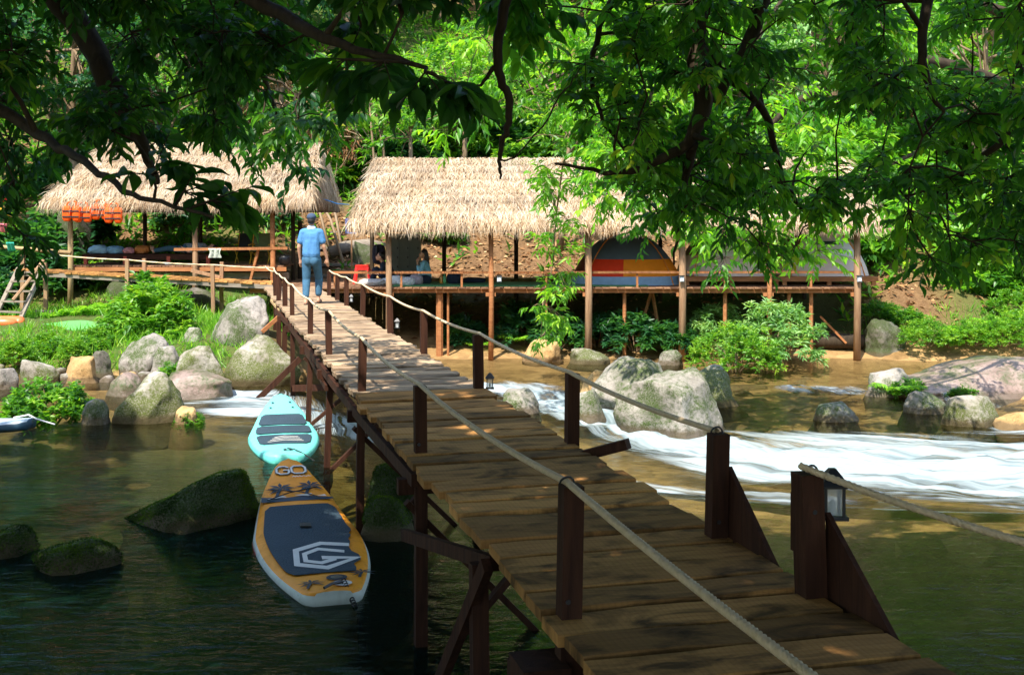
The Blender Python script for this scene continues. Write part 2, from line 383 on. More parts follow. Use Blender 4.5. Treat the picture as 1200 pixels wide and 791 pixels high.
# ------------------------------------------------------------------ the ground
def xbridge(Y): return .748 - .257 * (Y - 5.11)
LP = np.array([(-14, 1.8), (-3, 1.3), (0, .6), (1.5, -.4), (3, -1.2), (12, -1.2), (15, -.55), (18, -.36), (20, -.26), (22.6, -.09), (24.3, .42), (25.5, .56), (29.5, .62), (31.5, 1.2), (34, 1.9), (40, 4.6), (60, 17.5), (95, 40)])
RP = np.array([(-14, 1.8), (-3, 1.3), (0, .6), (1.5, -.4), (3, -.8), (10.6, -.5), (12.3, -.2), (13.4, -.72), (18, -.66), (24, -.6), (27.5, -.54), (29.2, -.3), (31, .15), (33, .85), (34.5, 1.5), (37, 2.5), (40, 4.2), (60, 17.5), (95, 40)])
FP = np.array([(-14, 1.8), (-3, 1.3), (0, .6), (1.5, -.4), (3, -.8), (10.6, -.5), (12.3, -.2), (13.4, -.72), (18, -.66), (24, -.58), (27.6, -.5), (28.8, -.15), (30, .35), (33, 2.0), (36, 3.9), (40, 6.2), (60, 19), (95, 41)])
def terrain(x, Y):
    x, Y = np.asarray(x, float), np.asarray(Y, float)
    r = sst((x - xbridge(Y) + .7) / 1.6)
    z = np.interp(Y, LP[:, 0], LP[:, 1]) * (1 - r) + np.interp(Y, RP[:, 0], RP[:, 1]) * r
    f = sst((x - 8.4) / 1.6)
    z = z * (1 - f) + np.interp(Y, FP[:, 0], FP[:, 1]) * f
    lb = sst((-x - 12.5 - .28 * np.maximum(Y - 8, 0)) / 1.5) * sst((Y - 4) / 3); z = z * (1 - lb) + np.maximum(z, 1.0) * lb
    nb = np.maximum(sst((-x - 7.2) / 1.5) * sst((13 - Y) / 5), sst((x - 8) / 1.5) * sst((9 - Y) / 4))
    z = z * (1 - nb) + np.maximum(z, 1.0) * nb
    a = sst((z - .0) / 1.0) * .35 + .10
    z = z + fbm(x * .35, Y * .35) * a + fbm(x * 1.6, Y * 1.6, 3.3) * a * .35
    z = z + 1.3 * np.exp(-((x - 11.4) ** 2 + (Y - 22.4) ** 2) / 2.2)
    return z
xs = np.arange(-46, 46.01, .36); ys = np.concatenate([np.arange(-14, 11, .5), np.arange(11, 42, .28), np.arange(42, 95, .7)])
X, Y = np.meshgrid(xs, ys); Z = terrain(X, Y)
def gridfaces(nx, ny):
    i = np.arange(nx * ny).reshape(ny, nx)
    return np.stack([i[:-1, :-1], i[:-1, 1:], i[1:, 1:], i[1:, :-1]], -1).reshape(-1, 4)
alg = sst((13.5 - Y) / 5) * (1 - .85 * sst((X - xbridge(Y) - 1.0) / 2.5)) 
alg = np.maximum(alg, .85 * sst((21 - Y) / 5) * sst((xbridge(Y) - X) / 2))
grn = np.clip(fbm(X * .25, Y * .25, 8) * 1.6 + .55, 0, 1)
lit = sst((X + 8) / 1.5) * sst((8.2 - X) / 1.5) * sst((Y - 33) / 1) * sst((39.5 - Y) / 2)
soilr = sst((X - 8.8) / 1.2) * sst((12 - X) / 1.5) * sst((Y - 29.5) / 1) * sst((33 - Y) / 1.5)
bank = sst((-5.2 - X) / 1.0) * sst((Y - 24) / 1) * sst((30.5 - Y) / 1)
grn = np.maximum(grn, bank) * (1 - lit * .95) * (1 - soilr * .9)
ground = mk('ground', np.stack([X, Y, Z], -1), gridfaces(len(xs), len(ys)), M['ground'], smooth=True,
            attrs={'algae': alg.ravel(), 'green': grn.ravel()})
tag(ground, kind='structure')

# ------------------------------------------------------------------ the river
def lip(x, Y):
    return 12.35 + .25 * np.sin(x * .9)
def water(x, Y):
    x, Y = np.asarray(x, float), np.asarray(Y, float)
    side = sst((x - xbridge(Y) + .45) / 1.7)
    ramp = 1.2 + 3.0 * sst((3.2 - x) / 3.4)
    return -.36 * side * sst((Y - lip(x, Y)) / ramp)
def polyd(x, Y, pts):
    best = np.full(np.shape(x), 1e9)
    for (x0, y0, w0), (x1, y1, w1) in zip(pts[:-1], pts[1:]):
        dx, dy = x1 - x0, y1 - y0; tt = np.clip(((x - x0) * dx + (Y - y0) * dy) / (dx * dx + dy * dy), 0, 1)
        best = np.minimum(best, np.hypot(x - x0 - tt * dx, Y - y0 - tt * dy) / (w0 + tt * (w1 - w0)))
    return best
FOAM = [([(-.3, 24.2, .4), (.5, 22.8, .55), (1.2, 20.8, .6), (2.3, 18.3, .85), (4.0, 16.9, 1.5), (7.0, 16.0, 2.1), (11, 15.6, 2.3), (18, 15.6, 2.4)], 1.0),
        ([(-5.6, 20.6, .5), (-4.9, 20.3, .8), (-4.0, 19.2, .8), (-3.2, 18.2, .7), (-2.4, 17.2, .5)], .78),
        ([(-2.2, 25.5, .5), (-1.0, 24.4, .8), (.2, 23.6, .7)], .62),
        ([(5.8, 23.6, .5), (7.2, 23.3, .55), (8.5, 23.5, .4)], .55),
        ([(8.2, 18.9, .5), (9.6, 19.4, .8), (12, 19.6, 1.2)], .7),
        ([(-.6, 13.6, .6), (.6, 14.6, 1.0), (1.9, 14.2, 1.0), (3.5, 14.0, .7)], .45)]
wx = np.arange(-22, 24.01, .13); wy = np.concatenate([np.arange(.6, 10, .25), np.arange(10, 26, .1), np.arange(26, 33, .25)])
X, Y = np.meshgrid(wx, wy); Zw = water(X, Y)
foam = np.zeros_like(X)
for pts, k in FOAM: foam = np.maximum(foam, k * np.clip((1.55 - polyd(X, Y, pts)) / 1.15, 0, 1))
turb = np.clip(foam * 1.2 + .35 * sst((Y - 12) / 3), 0, 1)
bed = terrain(X, Y)
su, sv = X.copy(), Y.copy(); best = np.full(X.shape, 1e9); arc0 = 0.0
for (x0, y0, _), (x1, y1, _) in zip(FOAM[0][0][:-1], FOAM[0][0][1:]):
    dx, dy = x1 - x0, y1 - y0; L_ = math.hypot(dx, dy); tt = ((X - x0) * dx + (Y - y0) * dy) / L_; cr = (-(X - x0) * dy + (Y - y0) * dx) / L_
    dd = np.hypot(cr, np.maximum(0, np.maximum(-tt, tt - L_))); m_ = (dd < best) & (X > xbridge(Y) - .4) & (Y > 11.5)
    su[m_] = (arc0 + tt)[m_]; sv[m_] = cr[m_]; best = np.where(m_, dd, best); arc0 += L_
for _ in range(6):
    for q_ in (su, sv): q_[1:-1, 1:-1] = (q_[1:-1, 1:-1] * 2 + q_[:-2, 1:-1] + q_[2:, 1:-1] + q_[1:-1, :-2] + q_[1:-1, 2:]) / 6
Zw = Zw + foam * (.16 * fbm(X * .9, Y * 2.2, 2) + .09 * fbm(X * 2.3, Y * 5, 4)) + .012 * turb * fbm(X * 2, Y * 4, 7)
wobj = mk('river_water', np.stack([X, Y, Zw], -1), gridfaces(len(wx), len(wy)), M['water'], smooth=True,
          attrs={'su': su.ravel(), 'sv': sv.ravel(), 'foam': foam.ravel(), 'turb': turb.ravel(), 'depth': np.clip(Zw - bed, .02, 2).ravel()})
tag(wobj, kind='structure')

# ------------------------------------------------------------------ rocks
def ico(sub):
    bm = bmesh.new(); bmesh.ops.create_icosphere(bm, subdivisions=sub, radius=1.0)
    V = np.array([v.co[:] for v in bm.verts]); F = np.array([[v.index for v in f.verts] for f in bm.faces]); bm.free(); return V, F
ICO = {k: ico(k) for k in (2, 3, 4, 5)}
def rock_shape(seed, sub=4, cuts=7, rough=.2, sharp=.8):
    V, F = ICO[sub]; r = np.random.default_rng(seed); V = V.copy()
    n = unit(np.array([r.normal() * .22, r.normal() * .22, 1.0])); dd = V @ n - r.uniform(.5, .66); V = V - np.where(dd > 0, dd, 0)[:, None] * n * .9
    for k in range(cuts + 3):
        n = unit(r.normal(size=3)); n[2] = abs(n[2]) * .8; n = unit(n); c = r.uniform(.5, .8)
        dd = V @ n - c; V = V - np.where(dd > 0, dd, 0)[:, None] * n * sharp
    s = seed * 3.1
    f = 1 + rough * fbm(V[:, 0] * 1.7 + s, V[:, 1] * 1.7, V[:, 2] * 1.7, 5) + rough * .25 * fbm(V[:, 0] * 7 + s, V[:, 1] * 7, V[:, 2] * 7, 3)
    return V * f[:, None], F
ROCKS = []
rv0 = np.random.default_rng(31)
def rock(x0, x1, yt, yb, d, mat, seed, label, group=None, name='boulder', cat='boulder', dep=.8, sub=4, rz=0.0, bury=.35, cuts=7, lean=0.0, wedge=False):
    a, b = P(x0, yb, d), P(x1, yt, d)
    w = b[0] - a[0]; hgt = b[2] - a[2]
    V, F = rock_shape(seed, sub, cuts)
    c, s_ = math.cos(rz), math.sin(rz)
    V = np.stack([V[:, 0] * c - V[:, 1] * s_, V[:, 0] * s_ + V[:, 1] * c, V[:, 2]], -1)
    V = (V - (V.max(0) + V.min(0)) / 2) / ((V.max(0) - V.min(0)) / 2)
    H = hgt * 1.75
    if wedge: V[:, 2] = np.where(V[:, 2] > 0, V[:, 2] * (.4 + .6 * sst((V[:, 0] + 1.0) / 1.4)), V[:, 2])
    V = V * np.array([w / 2, w / 2 * dep, H / 2]); V[:, 0] += lean * V[:, 2]
    base = np.array([(a[0] + b[0]) / 2, d + w * dep * .25, a[2]])
    V[:, 2] += hgt - V[:, 2].max()
    zg = min(float(terrain(base[0] + e * w * .3, base[1] + f_ * w * dep * .3)) for e in (-1, 0, 1) for f_ in (-1, 0, 1)) - .12 - base[2]
    zl = V[:, 2].min(); V[:, 2] = np.where(V[:, 2] < 0, V[:, 2] * max(1.0, zg / zl), V[:, 2])
    wid = np.clip(1 + .5 * np.maximum(-V[:, 2] - .05, 0) / (w / 2), 1, 1.35) * np.where(V[:, 2] < 0, 1 / np.sqrt(1.02 - np.clip(V[:, 2] / V[:, 2].min(), 0, 1) ** 2 * .62), 1); V[:, 0] *= wid; V[:, 1] *= wid
    o = mk(name, V, F, M[mat], smooth=True); o.location = base
    ROCKS.append((base[0], base[1], w / 2, w / 2 * dep))
    tag(o, label, cat, group); return o
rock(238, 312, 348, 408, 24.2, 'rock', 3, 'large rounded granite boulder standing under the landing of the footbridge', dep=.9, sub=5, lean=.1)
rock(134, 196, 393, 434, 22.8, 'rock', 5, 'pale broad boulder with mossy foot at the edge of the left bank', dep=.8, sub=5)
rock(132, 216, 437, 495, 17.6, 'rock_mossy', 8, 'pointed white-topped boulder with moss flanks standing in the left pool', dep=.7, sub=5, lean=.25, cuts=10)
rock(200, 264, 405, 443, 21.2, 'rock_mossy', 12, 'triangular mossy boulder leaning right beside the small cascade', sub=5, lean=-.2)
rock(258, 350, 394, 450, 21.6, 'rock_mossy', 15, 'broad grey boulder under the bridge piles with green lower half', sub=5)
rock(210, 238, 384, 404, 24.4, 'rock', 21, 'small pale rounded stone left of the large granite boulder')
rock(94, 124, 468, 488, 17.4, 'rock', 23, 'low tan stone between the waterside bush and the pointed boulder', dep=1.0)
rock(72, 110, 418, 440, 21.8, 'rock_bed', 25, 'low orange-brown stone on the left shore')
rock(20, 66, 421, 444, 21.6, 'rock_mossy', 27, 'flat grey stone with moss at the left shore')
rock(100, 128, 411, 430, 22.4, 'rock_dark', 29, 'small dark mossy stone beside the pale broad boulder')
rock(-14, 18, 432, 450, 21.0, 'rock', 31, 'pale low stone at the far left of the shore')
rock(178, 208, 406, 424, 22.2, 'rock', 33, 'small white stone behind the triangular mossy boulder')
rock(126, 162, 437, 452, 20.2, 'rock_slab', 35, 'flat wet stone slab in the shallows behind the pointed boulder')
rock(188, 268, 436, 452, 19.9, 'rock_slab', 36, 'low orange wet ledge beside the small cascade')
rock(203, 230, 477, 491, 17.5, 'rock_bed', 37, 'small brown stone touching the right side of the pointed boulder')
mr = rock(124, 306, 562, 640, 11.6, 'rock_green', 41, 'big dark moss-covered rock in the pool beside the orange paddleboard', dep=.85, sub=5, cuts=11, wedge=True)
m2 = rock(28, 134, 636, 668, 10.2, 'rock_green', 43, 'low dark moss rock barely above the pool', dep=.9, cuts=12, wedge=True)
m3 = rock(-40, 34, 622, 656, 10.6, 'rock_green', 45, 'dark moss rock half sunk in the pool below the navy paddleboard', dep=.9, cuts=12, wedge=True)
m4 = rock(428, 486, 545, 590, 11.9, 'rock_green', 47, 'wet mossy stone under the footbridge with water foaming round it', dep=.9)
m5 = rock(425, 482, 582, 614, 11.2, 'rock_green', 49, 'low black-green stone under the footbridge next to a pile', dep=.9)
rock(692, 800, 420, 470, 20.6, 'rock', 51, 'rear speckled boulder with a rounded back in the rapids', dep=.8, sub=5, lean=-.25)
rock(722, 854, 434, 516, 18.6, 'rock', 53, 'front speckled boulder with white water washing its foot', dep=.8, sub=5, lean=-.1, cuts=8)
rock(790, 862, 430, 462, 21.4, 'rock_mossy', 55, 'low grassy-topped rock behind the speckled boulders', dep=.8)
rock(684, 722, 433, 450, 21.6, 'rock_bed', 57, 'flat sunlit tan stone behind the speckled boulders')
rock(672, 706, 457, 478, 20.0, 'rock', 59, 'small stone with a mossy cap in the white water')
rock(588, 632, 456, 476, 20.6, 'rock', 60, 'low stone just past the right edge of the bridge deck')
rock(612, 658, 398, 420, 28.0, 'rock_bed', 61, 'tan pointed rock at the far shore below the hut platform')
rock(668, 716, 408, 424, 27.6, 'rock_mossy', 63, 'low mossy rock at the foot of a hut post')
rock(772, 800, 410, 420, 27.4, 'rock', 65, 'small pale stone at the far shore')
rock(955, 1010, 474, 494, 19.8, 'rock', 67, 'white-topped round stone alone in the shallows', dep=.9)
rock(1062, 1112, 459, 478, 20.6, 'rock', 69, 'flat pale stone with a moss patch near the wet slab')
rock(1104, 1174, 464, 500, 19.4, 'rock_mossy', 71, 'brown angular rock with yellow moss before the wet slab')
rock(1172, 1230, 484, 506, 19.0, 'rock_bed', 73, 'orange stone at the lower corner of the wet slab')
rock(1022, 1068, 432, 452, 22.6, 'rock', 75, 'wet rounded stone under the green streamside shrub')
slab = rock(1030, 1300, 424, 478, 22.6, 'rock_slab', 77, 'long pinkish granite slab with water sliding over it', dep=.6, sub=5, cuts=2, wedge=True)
rock(1015, 1066, 374, 406, 29.0, 'rock_dark', 79, 'dark boulder with a flat pale top on the far right bank', sub=5, dep=.9)
rock(60, 112, 205, 318, 33.2, 'rock_dark', 81, 'tall dark rock face standing behind the left hut', dep=.9, bury=.1)
rock(258, 300, 248, 276, 36.5, 'rock_mossy', 83, 'sunlit mossy boulder on the slope behind the left hut')
rock(405, 452, 283, 312, 35.2, 'rock_dark', 85, 'flat brown boulder on the slope behind the seated people', dep=.8)
rock(110, 200, 330, 380, 30.5, 'rock_dark', 87, 'dark boulder in the shade under the left walkway')
rock(196, 262, 338, 385, 29.6, 'rock_dark', 89, 'mossy dark boulder below the left hut behind the big boulder')
rock(700, 900, 335, 395, 33.0, 'rock_dark', 91, 'broad dark rock in the shade under the hut platform', dep=.5, bury=.5)
for i, (x0, x1, yt, yb, d) in enumerate([(1040, 1062, 352, 366, 31.5), (1060, 1085, 356, 374, 31.2), (1082, 1112, 356, 380, 30.9), (1064, 1084, 346, 358, 32.2), (1096, 1124, 366, 382, 30.6), (1036, 1050, 346, 356, 32.4), (1116, 1138, 372, 384, 30.4)]):
    rock(x0, x1, yt, yb, d, 'rock_bed', 100 + i, 'tumbled tan stone lying on the eroded soil bank at right', 'stones tumbled on the soil bank', name='bank_stone', cat='stone', sub=3, bury=.5)
for i in range(34):
    px_ = rv0.uniform(-10, 340); py_ = rv0.uniform(428, 452); d_ = FPX * CZ / (py_ - 256) * rv0.uniform(.97, 1.02); w_ = rv0.uniform(9, 26)
    rock(px_ - w_ / 2, px_ + w_ / 2, py_ - w_ * rv0.uniform(.2, .38), py_, d_, ('rock', 'rock_mossy', 'rock', 'rock_bed')[i % 4], 500 + i, ('small grey stone', 'small mossy stone', 'small grey stone', 'small tan stone')[i % 4] + ' in the jumble along the left shore', ('grey', 'mossy', 'grey', 'tan')[i % 4] + ' stones along the left shore', name='shore_stone', cat='stone', sub=3)
protos = [mk('river_stone', *rock_shape(200 + k, 3, 5, .12), M['rock_bed'], smooth=True) for k in range(4)]
cnt = 0; rs = np.random.default_rng(5)
for i in range(150):
    if i < 105: x, yy = rs.uniform(2.5, 11.5), rs.uniform(18.5, 27.5)
    elif i < 125: x, yy = rs.uniform(-1.5, 3.0), rs.uniform(21, 27)
    else: x, yy = rs.uniform(-8.5, -2.5), rs.uniform(15.5, 22)
    if abs(x / yy) > .45: continue
    s_ = rs.uniform(.16, .42); z = float(terrain(x, yy)); wz = float(water(x, yy))
    zt = min(z + s_ * .28, wz - rs.uniform(.02, .12))
    o = protos[cnt] if cnt < 4 else protos[cnt % 4].copy()
    if cnt >= 4: COL.objects.link(o)
    o.location = (x, yy, zt - s_ * .42); o.scale = (s_ * rs.uniform(.9, 1.5), s_ * rs.uniform(.8, 1.3), s_ * .5); o.rotation_euler = (0, 0, rs.uniform(0, 6.28))
    tag(o, 'rounded golden stone lying under the clear shallow water', 'stone', 'stones on the river bed'); cnt += 1

# moss fuzz on the shaded rocks
LEAFSH = {
 'near': (np.array([(0, 0, 0), (.22, -.72, .10), (.22, 0, -.04), (.22, .72, .10), (.52, -1, .10), (.52, 0, -.10), (.52, 1, .10), (.8, -.58, -.05), (.8, 0, -.2), (.8, .58, -.05), (1, 0, -.42)], float),
          np.array([(0, 2, 1, 1), (0, 3, 2, 2), (1, 2, 5, 4), (2, 3, 6, 5), (4, 5, 8, 7), (5, 6, 9, 8), (7, 8, 10, 10), (8, 9, 10, 10)])),
 'mid': (np.array([(0, 0, 0), (.42, -1, .12), (.45, 0, -.06), (.42, 1, .12), (1, 0, -.3)], float), np.array([(0, 2, 1, 1), (0, 3, 2, 2), (1, 2, 4, 4), (2, 3, 4, 4)])),
 'blade': (np.array([(0, -.5, 0), (0, .5, 0), (.55, -.45, .12), (.55, .45, .12), (1, 0, -.05)], float), np.array([(0, 1, 3, 2), (2, 3, 4, 4)]))}
def leaf_arrays(Pp, D, U, L, Wd, shape, rnd=None):
    V0, F0 = LEAFSH[shape]; n = len(Pp); k = len(V0)
    D = unit(D); S = unit(np.cross(D, U)); N = np.cross(S, D)
    L = np.broadcast_to(L, (n,)); Wd = np.broadcast_to(Wd, (n,))
    V = Pp[:, None] + D[:, None] * (V0[None, :, 0:1] * L[:, None, None]) + S[:, None] * (V0[None, :, 1:2] * Wd[:, None, None] * .5) + N[:, None] * (V0[None, :, 2:3] * L[:, None, None] * .6)
    F = (F0[None] + (np.arange(n) * k)[:, None, None]).reshape(-1, 4)
    if rnd is None: rnd = rng.random(n)
    return V.reshape(-1, 3), F, np.repeat(rnd, k), np.tile((np.abs(V0[:, 1]) < .01).astype(float), n)
def leaf_object(name, parts, mat, parent=None):
    Vs, Fs, Rs, Ms = [], [], [], []; off = 0
    for V, F, r, m in parts: Vs.append(V); Fs.append(F + off); Rs.append(r); Ms.append(m); off += len(V)
    V, F, r, m = np.concatenate(Vs), np.concatenate(Fs), np.concatenate(Rs), np.concatenate(Ms)
    tri = F[:, 2] == F[:, 3]
    me = bpy.data.meshes.new(name)
    me.vertices.add(len(V)); me.vertices.foreach_set('co', V.ravel())
    cnts = np.where(tri, 3, 4); starts = np.concatenate([[0], np.cumsum(cnts)[:-1]])
    keep = np.ones(F.shape, bool); keep[tri, 3] = False
    me.loops.add(int(cnts.sum())); me.loops.foreach_set('vertex_index', F[keep].astype(np.int32))
    me.polygons.add(len(F)); me.polygons.foreach_set('loop_start', starts.astype(np.int32))
    me.update(calc_edges=True)
    me.materials.append(mat); me.polygons.foreach_set('use_smooth', np.ones(len(F), bool))
    a = me.attributes.new('rnd', 'FLOAT', 'POINT'); a.data.foreach_set('value', r.astype(np.float32))
    a = me.attributes.new('mid', 'FLOAT', 'POINT'); a.data.foreach_set('value', m.astype(np.float32))
    o = bpy.data.objects.new(name, me); return link(o, parent)
def fuzz(ro, n, L, mat='moss', zmin=-.2):
    me = ro.data; V = np.empty(len(me.vertices) * 3); me.vertices.foreach_get('co', V); V = V.reshape(-1, 3)
    N = np.empty(len(me.vertices) * 3); me.vertices.foreach_get('normal', N); N = N.reshape(-1, 3)
    ok = np.where((N[:, 2] > zmin) & (V[:, 2] > 0.02))[0]; i = rng.choice(ok, n)
    nb = rng.normal(size=(n, 3)); p = V[i] + nb * .03 * L / .06; p -= N[i] * (np.sum((p - V[i]) * N[i], 1, keepdims=True) + .004)
    D = unit(N[i] + rng.normal(size=(n, 3)) * .55 + (0, 0, -.2))
    wp = p + np.array(ro.location)
    cl = np.clip(.45 + fbm(wp[:, 0] * 5, wp[:, 1] * 5, wp[:, 2] * 5) * 1.2 + rng.normal(size=n) * .12, 0, 1)
    o = leaf_object('moss', [leaf_arrays(p, D, rng.normal(size=(n, 3)), rng.uniform(.5, 1.2, n) * L, L * .45, 'blade', cl)], M[mat])
    o.parent = ro; o['kind'] = 'stuff'; return o
for ro, n in ((mr, 22000), (m2, 6000), (m3, 5000), (m4, 5000), (m5, 4000)): fuzz(ro, n, .024)

# water veils sliding over the slab, laid on its surface
for k, q in enumerate(([(1084, 440), (1112, 446), (1146, 464), (1160, 496)], [(1166, 432), (1184, 446), (1198, 464), (1206, 496)])):
    V = []; F = []; q = np.array(q, float)
    for j in range(15):
        u = j / 14 * 3; c = np.array([np.interp(u, range(4), q[:, 0]), np.interp(u, range(4), q[:, 1])])
        for e in np.linspace(-1, 1, 7):
            p = P(c[0] + e * (9 + 4 * u), c[1] - e * 3, 21.4) - np.array(slab.location)
            ok, co, no, _ = slab.closest_point_on_mesh(Vector(p)); V.append(np.array(co + no * .012) + np.array(slab.location))
    o = mk('water_veil', V, gridfaces(7, 15), M['veil'], smooth=True, attrs={'edge': [max(0, 1 - abs(e)) ** .5 * min(1, j / 3) * min(1, (14 - j) / 3) for j in range(15) for e in np.linspace(-1, 1, 7)]}); tag(o, kind='stuff')
# ------------------------------------------------------------------ the footbridge
U_ = np.array([-.249, .9685]); V_ = np.array([.9685, .249]); P0 = np.array([.748, 5.11]); DECK = 1.35
BANG = math.atan2(V_[1], V_[0])
def B(s, t, z=DECK):
    q = P0 + U_ * s + V_ * t; return np.array([q[0], q[1], z])
def s_of(Yv, t): return (Yv - 5.11 - .249 * t) / .9685
bridge = thing('footbridge', 'long narrow plank footbridge with short posts and rope handrails crossing the stream', 'bridge', B(0, 0, 0))
def plank_mesh(L, w, h, seed):
    r = np.random.default_rng(seed); seg = 6; V = []; F = []; ch = .006
    for i in range(seg + 1):
        x = -L / 2 + L * i / seg; e = r.normal(size=4) * .0035
        wl, wr = -w / 2 + e[0], w / 2 + e[1]
        zt = h / 2 + e[2] * .5
        for y, z in ((wl, -h/2), (wr, -h/2), (wr, zt - ch), (wr - ch, zt), (wl + ch, zt), (wl, zt - ch)): V.append((x, y, z))
    for i in range(seg):
        for k in range(6): F.append((i*6+k, i*6+(k+1) % 6, (i+1)*6+(k+1) % 6, (i+1)*6+k)[::-1])
    F.append(tuple(range(6))); F.append(tuple(range(seg*6, seg*6+6))[::-1])
    me = bpy.data.meshes.new('plank'); me.from_pydata(V, [], F); me.update(); me.materials.append(M['deck']); return me
wide = [plank_mesh(1.26, .246, .05, 300 + k) for k in range(5)]
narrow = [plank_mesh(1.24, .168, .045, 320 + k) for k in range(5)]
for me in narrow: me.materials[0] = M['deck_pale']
s = -3.9; i = 0
rb = np.random.default_rng(9)
while s < 24.2:
    pitch = .282 if s < 6.3 else .192
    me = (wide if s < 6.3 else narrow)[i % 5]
    o = bpy.data.objects.new('plank', me); COL.objects.link(o); o.parent = bridge
    jt = .0 if s < 2.9 else (-.02 if rb.random() < .3 else 0)
    c = B(s + pitch / 2, rb.normal() * .018 + jt, DECK - .022 + rb.normal() * .006)
    o.location = c - np.array(bridge.location); o.rotation_euler = (rb.normal() * .015, rb.normal() * .004, BANG + rb.normal() * .006 + (math.pi if i % 2 else 0))
    s += pitch; i += 1
LPY = [4.98, 8.4, 11.38, 14.44, 17.1, 20.4, 22.4, 24.06, 25.4]
RPY = [5.26, 6.23, 8.75, 11.6, 14.6, 17.2, 20.3, 22.6, 24.06, 25.6]
LS = [s_of(y, -.53) for y in LPY]; RS = [s_of(y, .58) for y in RPY]
def bpost(s, t, top, bot, w, m='post'):
    mb = MB(); lean = random.uniform(-.012, .012)
    mb.beam(B(s, t, bot), B(s + lean, t + random.uniform(-.01, .01), top), w, w, up=(*U_, 0), seg=3, jit=.02)
    return mb.build('post', M[m], bridge)
LT, RT = [], []
for k, s in enumerate(LS):
    w = (.088, .084, .074)[min(k, 2)] if k < 6 else .09; h = .54 if k == 0 else random.uniform(.47, .53)
    t = -.535 if k < 2 else -.55
    z0 = float(terrain(*B(s, t)[:2])) - .3
    bpost(s, t, DECK + h, max(z0, -1.6), w); LT.append(B(s, t, DECK + h + .012))
for k, s in enumerate(RS):
    w = .104 if k == 0 else .09 if k < 4 else .08; h = .53 if k < 2 else random.uniform(.48, .53)
    z0 = float(terrain(*B(s, .59)[:2])) - .3
    bpost(s, .59, DECK + h, max(z0, -1.6), w); RT.append(B(s, .59, DECK + h + .012))
for t in (-.42, .0, .42):
    MB().beam(B(-3.8, t, DECK - .115), B(24.2, t, DECK - .115), .07, .14, seg=8, jit=.01).build('stringer', M['post'], bridge)
MB().beam(B(3.4, -.61, DECK - .17), B(19.5, -.61, DECK - .2), .045, .09, seg=6, jit=.02).build('side_rail', M['post'], bridge)
MB().beam(B(9.5, -.60, DECK - .36), B(15.0, -.60, DECK - .12), .04, .07, seg=3).build('brace', M['post'], bridge)
for k, s in enumerate(LS[:7]):
    MB().beam(B(s + .07, -.68, DECK - .24), B(s + .07, .74, DECK - .24), .08, .11).build('cross_beam', M['post'], bridge)
for s, (z1, z2) in ((LS[0], (.95, -.5)), (LS[1], (1.0, -.3)), (LS[2], (1.0, -.25)), (LS[3], (1.05, -.1)), (LS[4], (1.0, .0))):
    MB().beam(B(s + .05, -.62, z1), B(s + .15, .62, z2), .045, .075, up=(*U_, 0)).build('brace', M['post'], bridge)
    MB().beam(B(s - .05, .62, z1), B(s - .12, -.62, z2), .045, .075, up=(*U_, 0)).build('brace', M['post'], bridge)
MB().beam(B(LS[1] + .02, -.64, .78), B(LS[1] - 2.1, -.5, 1.16), .05, .08).build('brace', M['post'], bridge)
MB().beam(B(LS[0] + 1.6, -.55, 1.12), B(LS[0] + 1.5, -.55, -.6), .09, .09, up=(*U_, 0)).build('pile', M['post'], bridge)
MB().beam(B(LS[0] + 1.35, -.56, 1.18), B(LS[0] + 2.6, -.70, -.2), .05, .08).build('brace', M['post'], bridge)
MB().box(B(LS[0] - .02, -.66, 1.13), (.2, .24, .10), BANG).build('bolster', M['post'], bridge)
MB().box(B(LS[0] + .14, -.66, 1.04), (.12, .3, .09), BANG).build('bolster', M['post'], bridge)
MB().beam(P(352, 420, 20.2), P(302, 468, 20.0), .075, .09).build('brace', M['post'], bridge)
MB().beam(P(337, 362, 23.2), P(307, 389, 23.0), .06, .07).build('brace', M['timber'], bridge)
MB().beam(P(318, 352, 24.6), P(338, 377, 23.2), .05, .05).build('brace', M['bamboo'], bridge)
MB().beam(P(344, 455, 18.8), P(414, 453, 18.2), .06, .10).build('cross_beam', M['post'], bridge)
MB().beam(B(3.35, .55, 1.30), B(3.1, .86, 1.43), .09, .07).build('beam_end', M['post'], bridge)
def gusset(s, t):
    pts = [(s - .03, DECK + .36), (s - .03, DECK - .08), (s - .62, DECK - .08), (s - .60, DECK - .04)]
    V = [B(a, t + e, z) for e in (-.012, .012) for a, z in pts]; n = 4
    F = [(0, 1, 2, 3), (7, 6, 5, 4)] + [(k, (k + 1) % n + 0, (k + 1) % n + n, k + n)[::-1] for k in range(n)]
    return mk('gusset_board', V, F, M['post'], bridge)
gusset(RS[0], .655); gusset(RS[1], .65)
MB().beam(B(RS[0] + .085, .57, DECK + .16), B(RS[0] + .085, .57, DECK + .42), .025, .09, up=(*U_, 0)).build('cleat_board', M['post'], bridge)

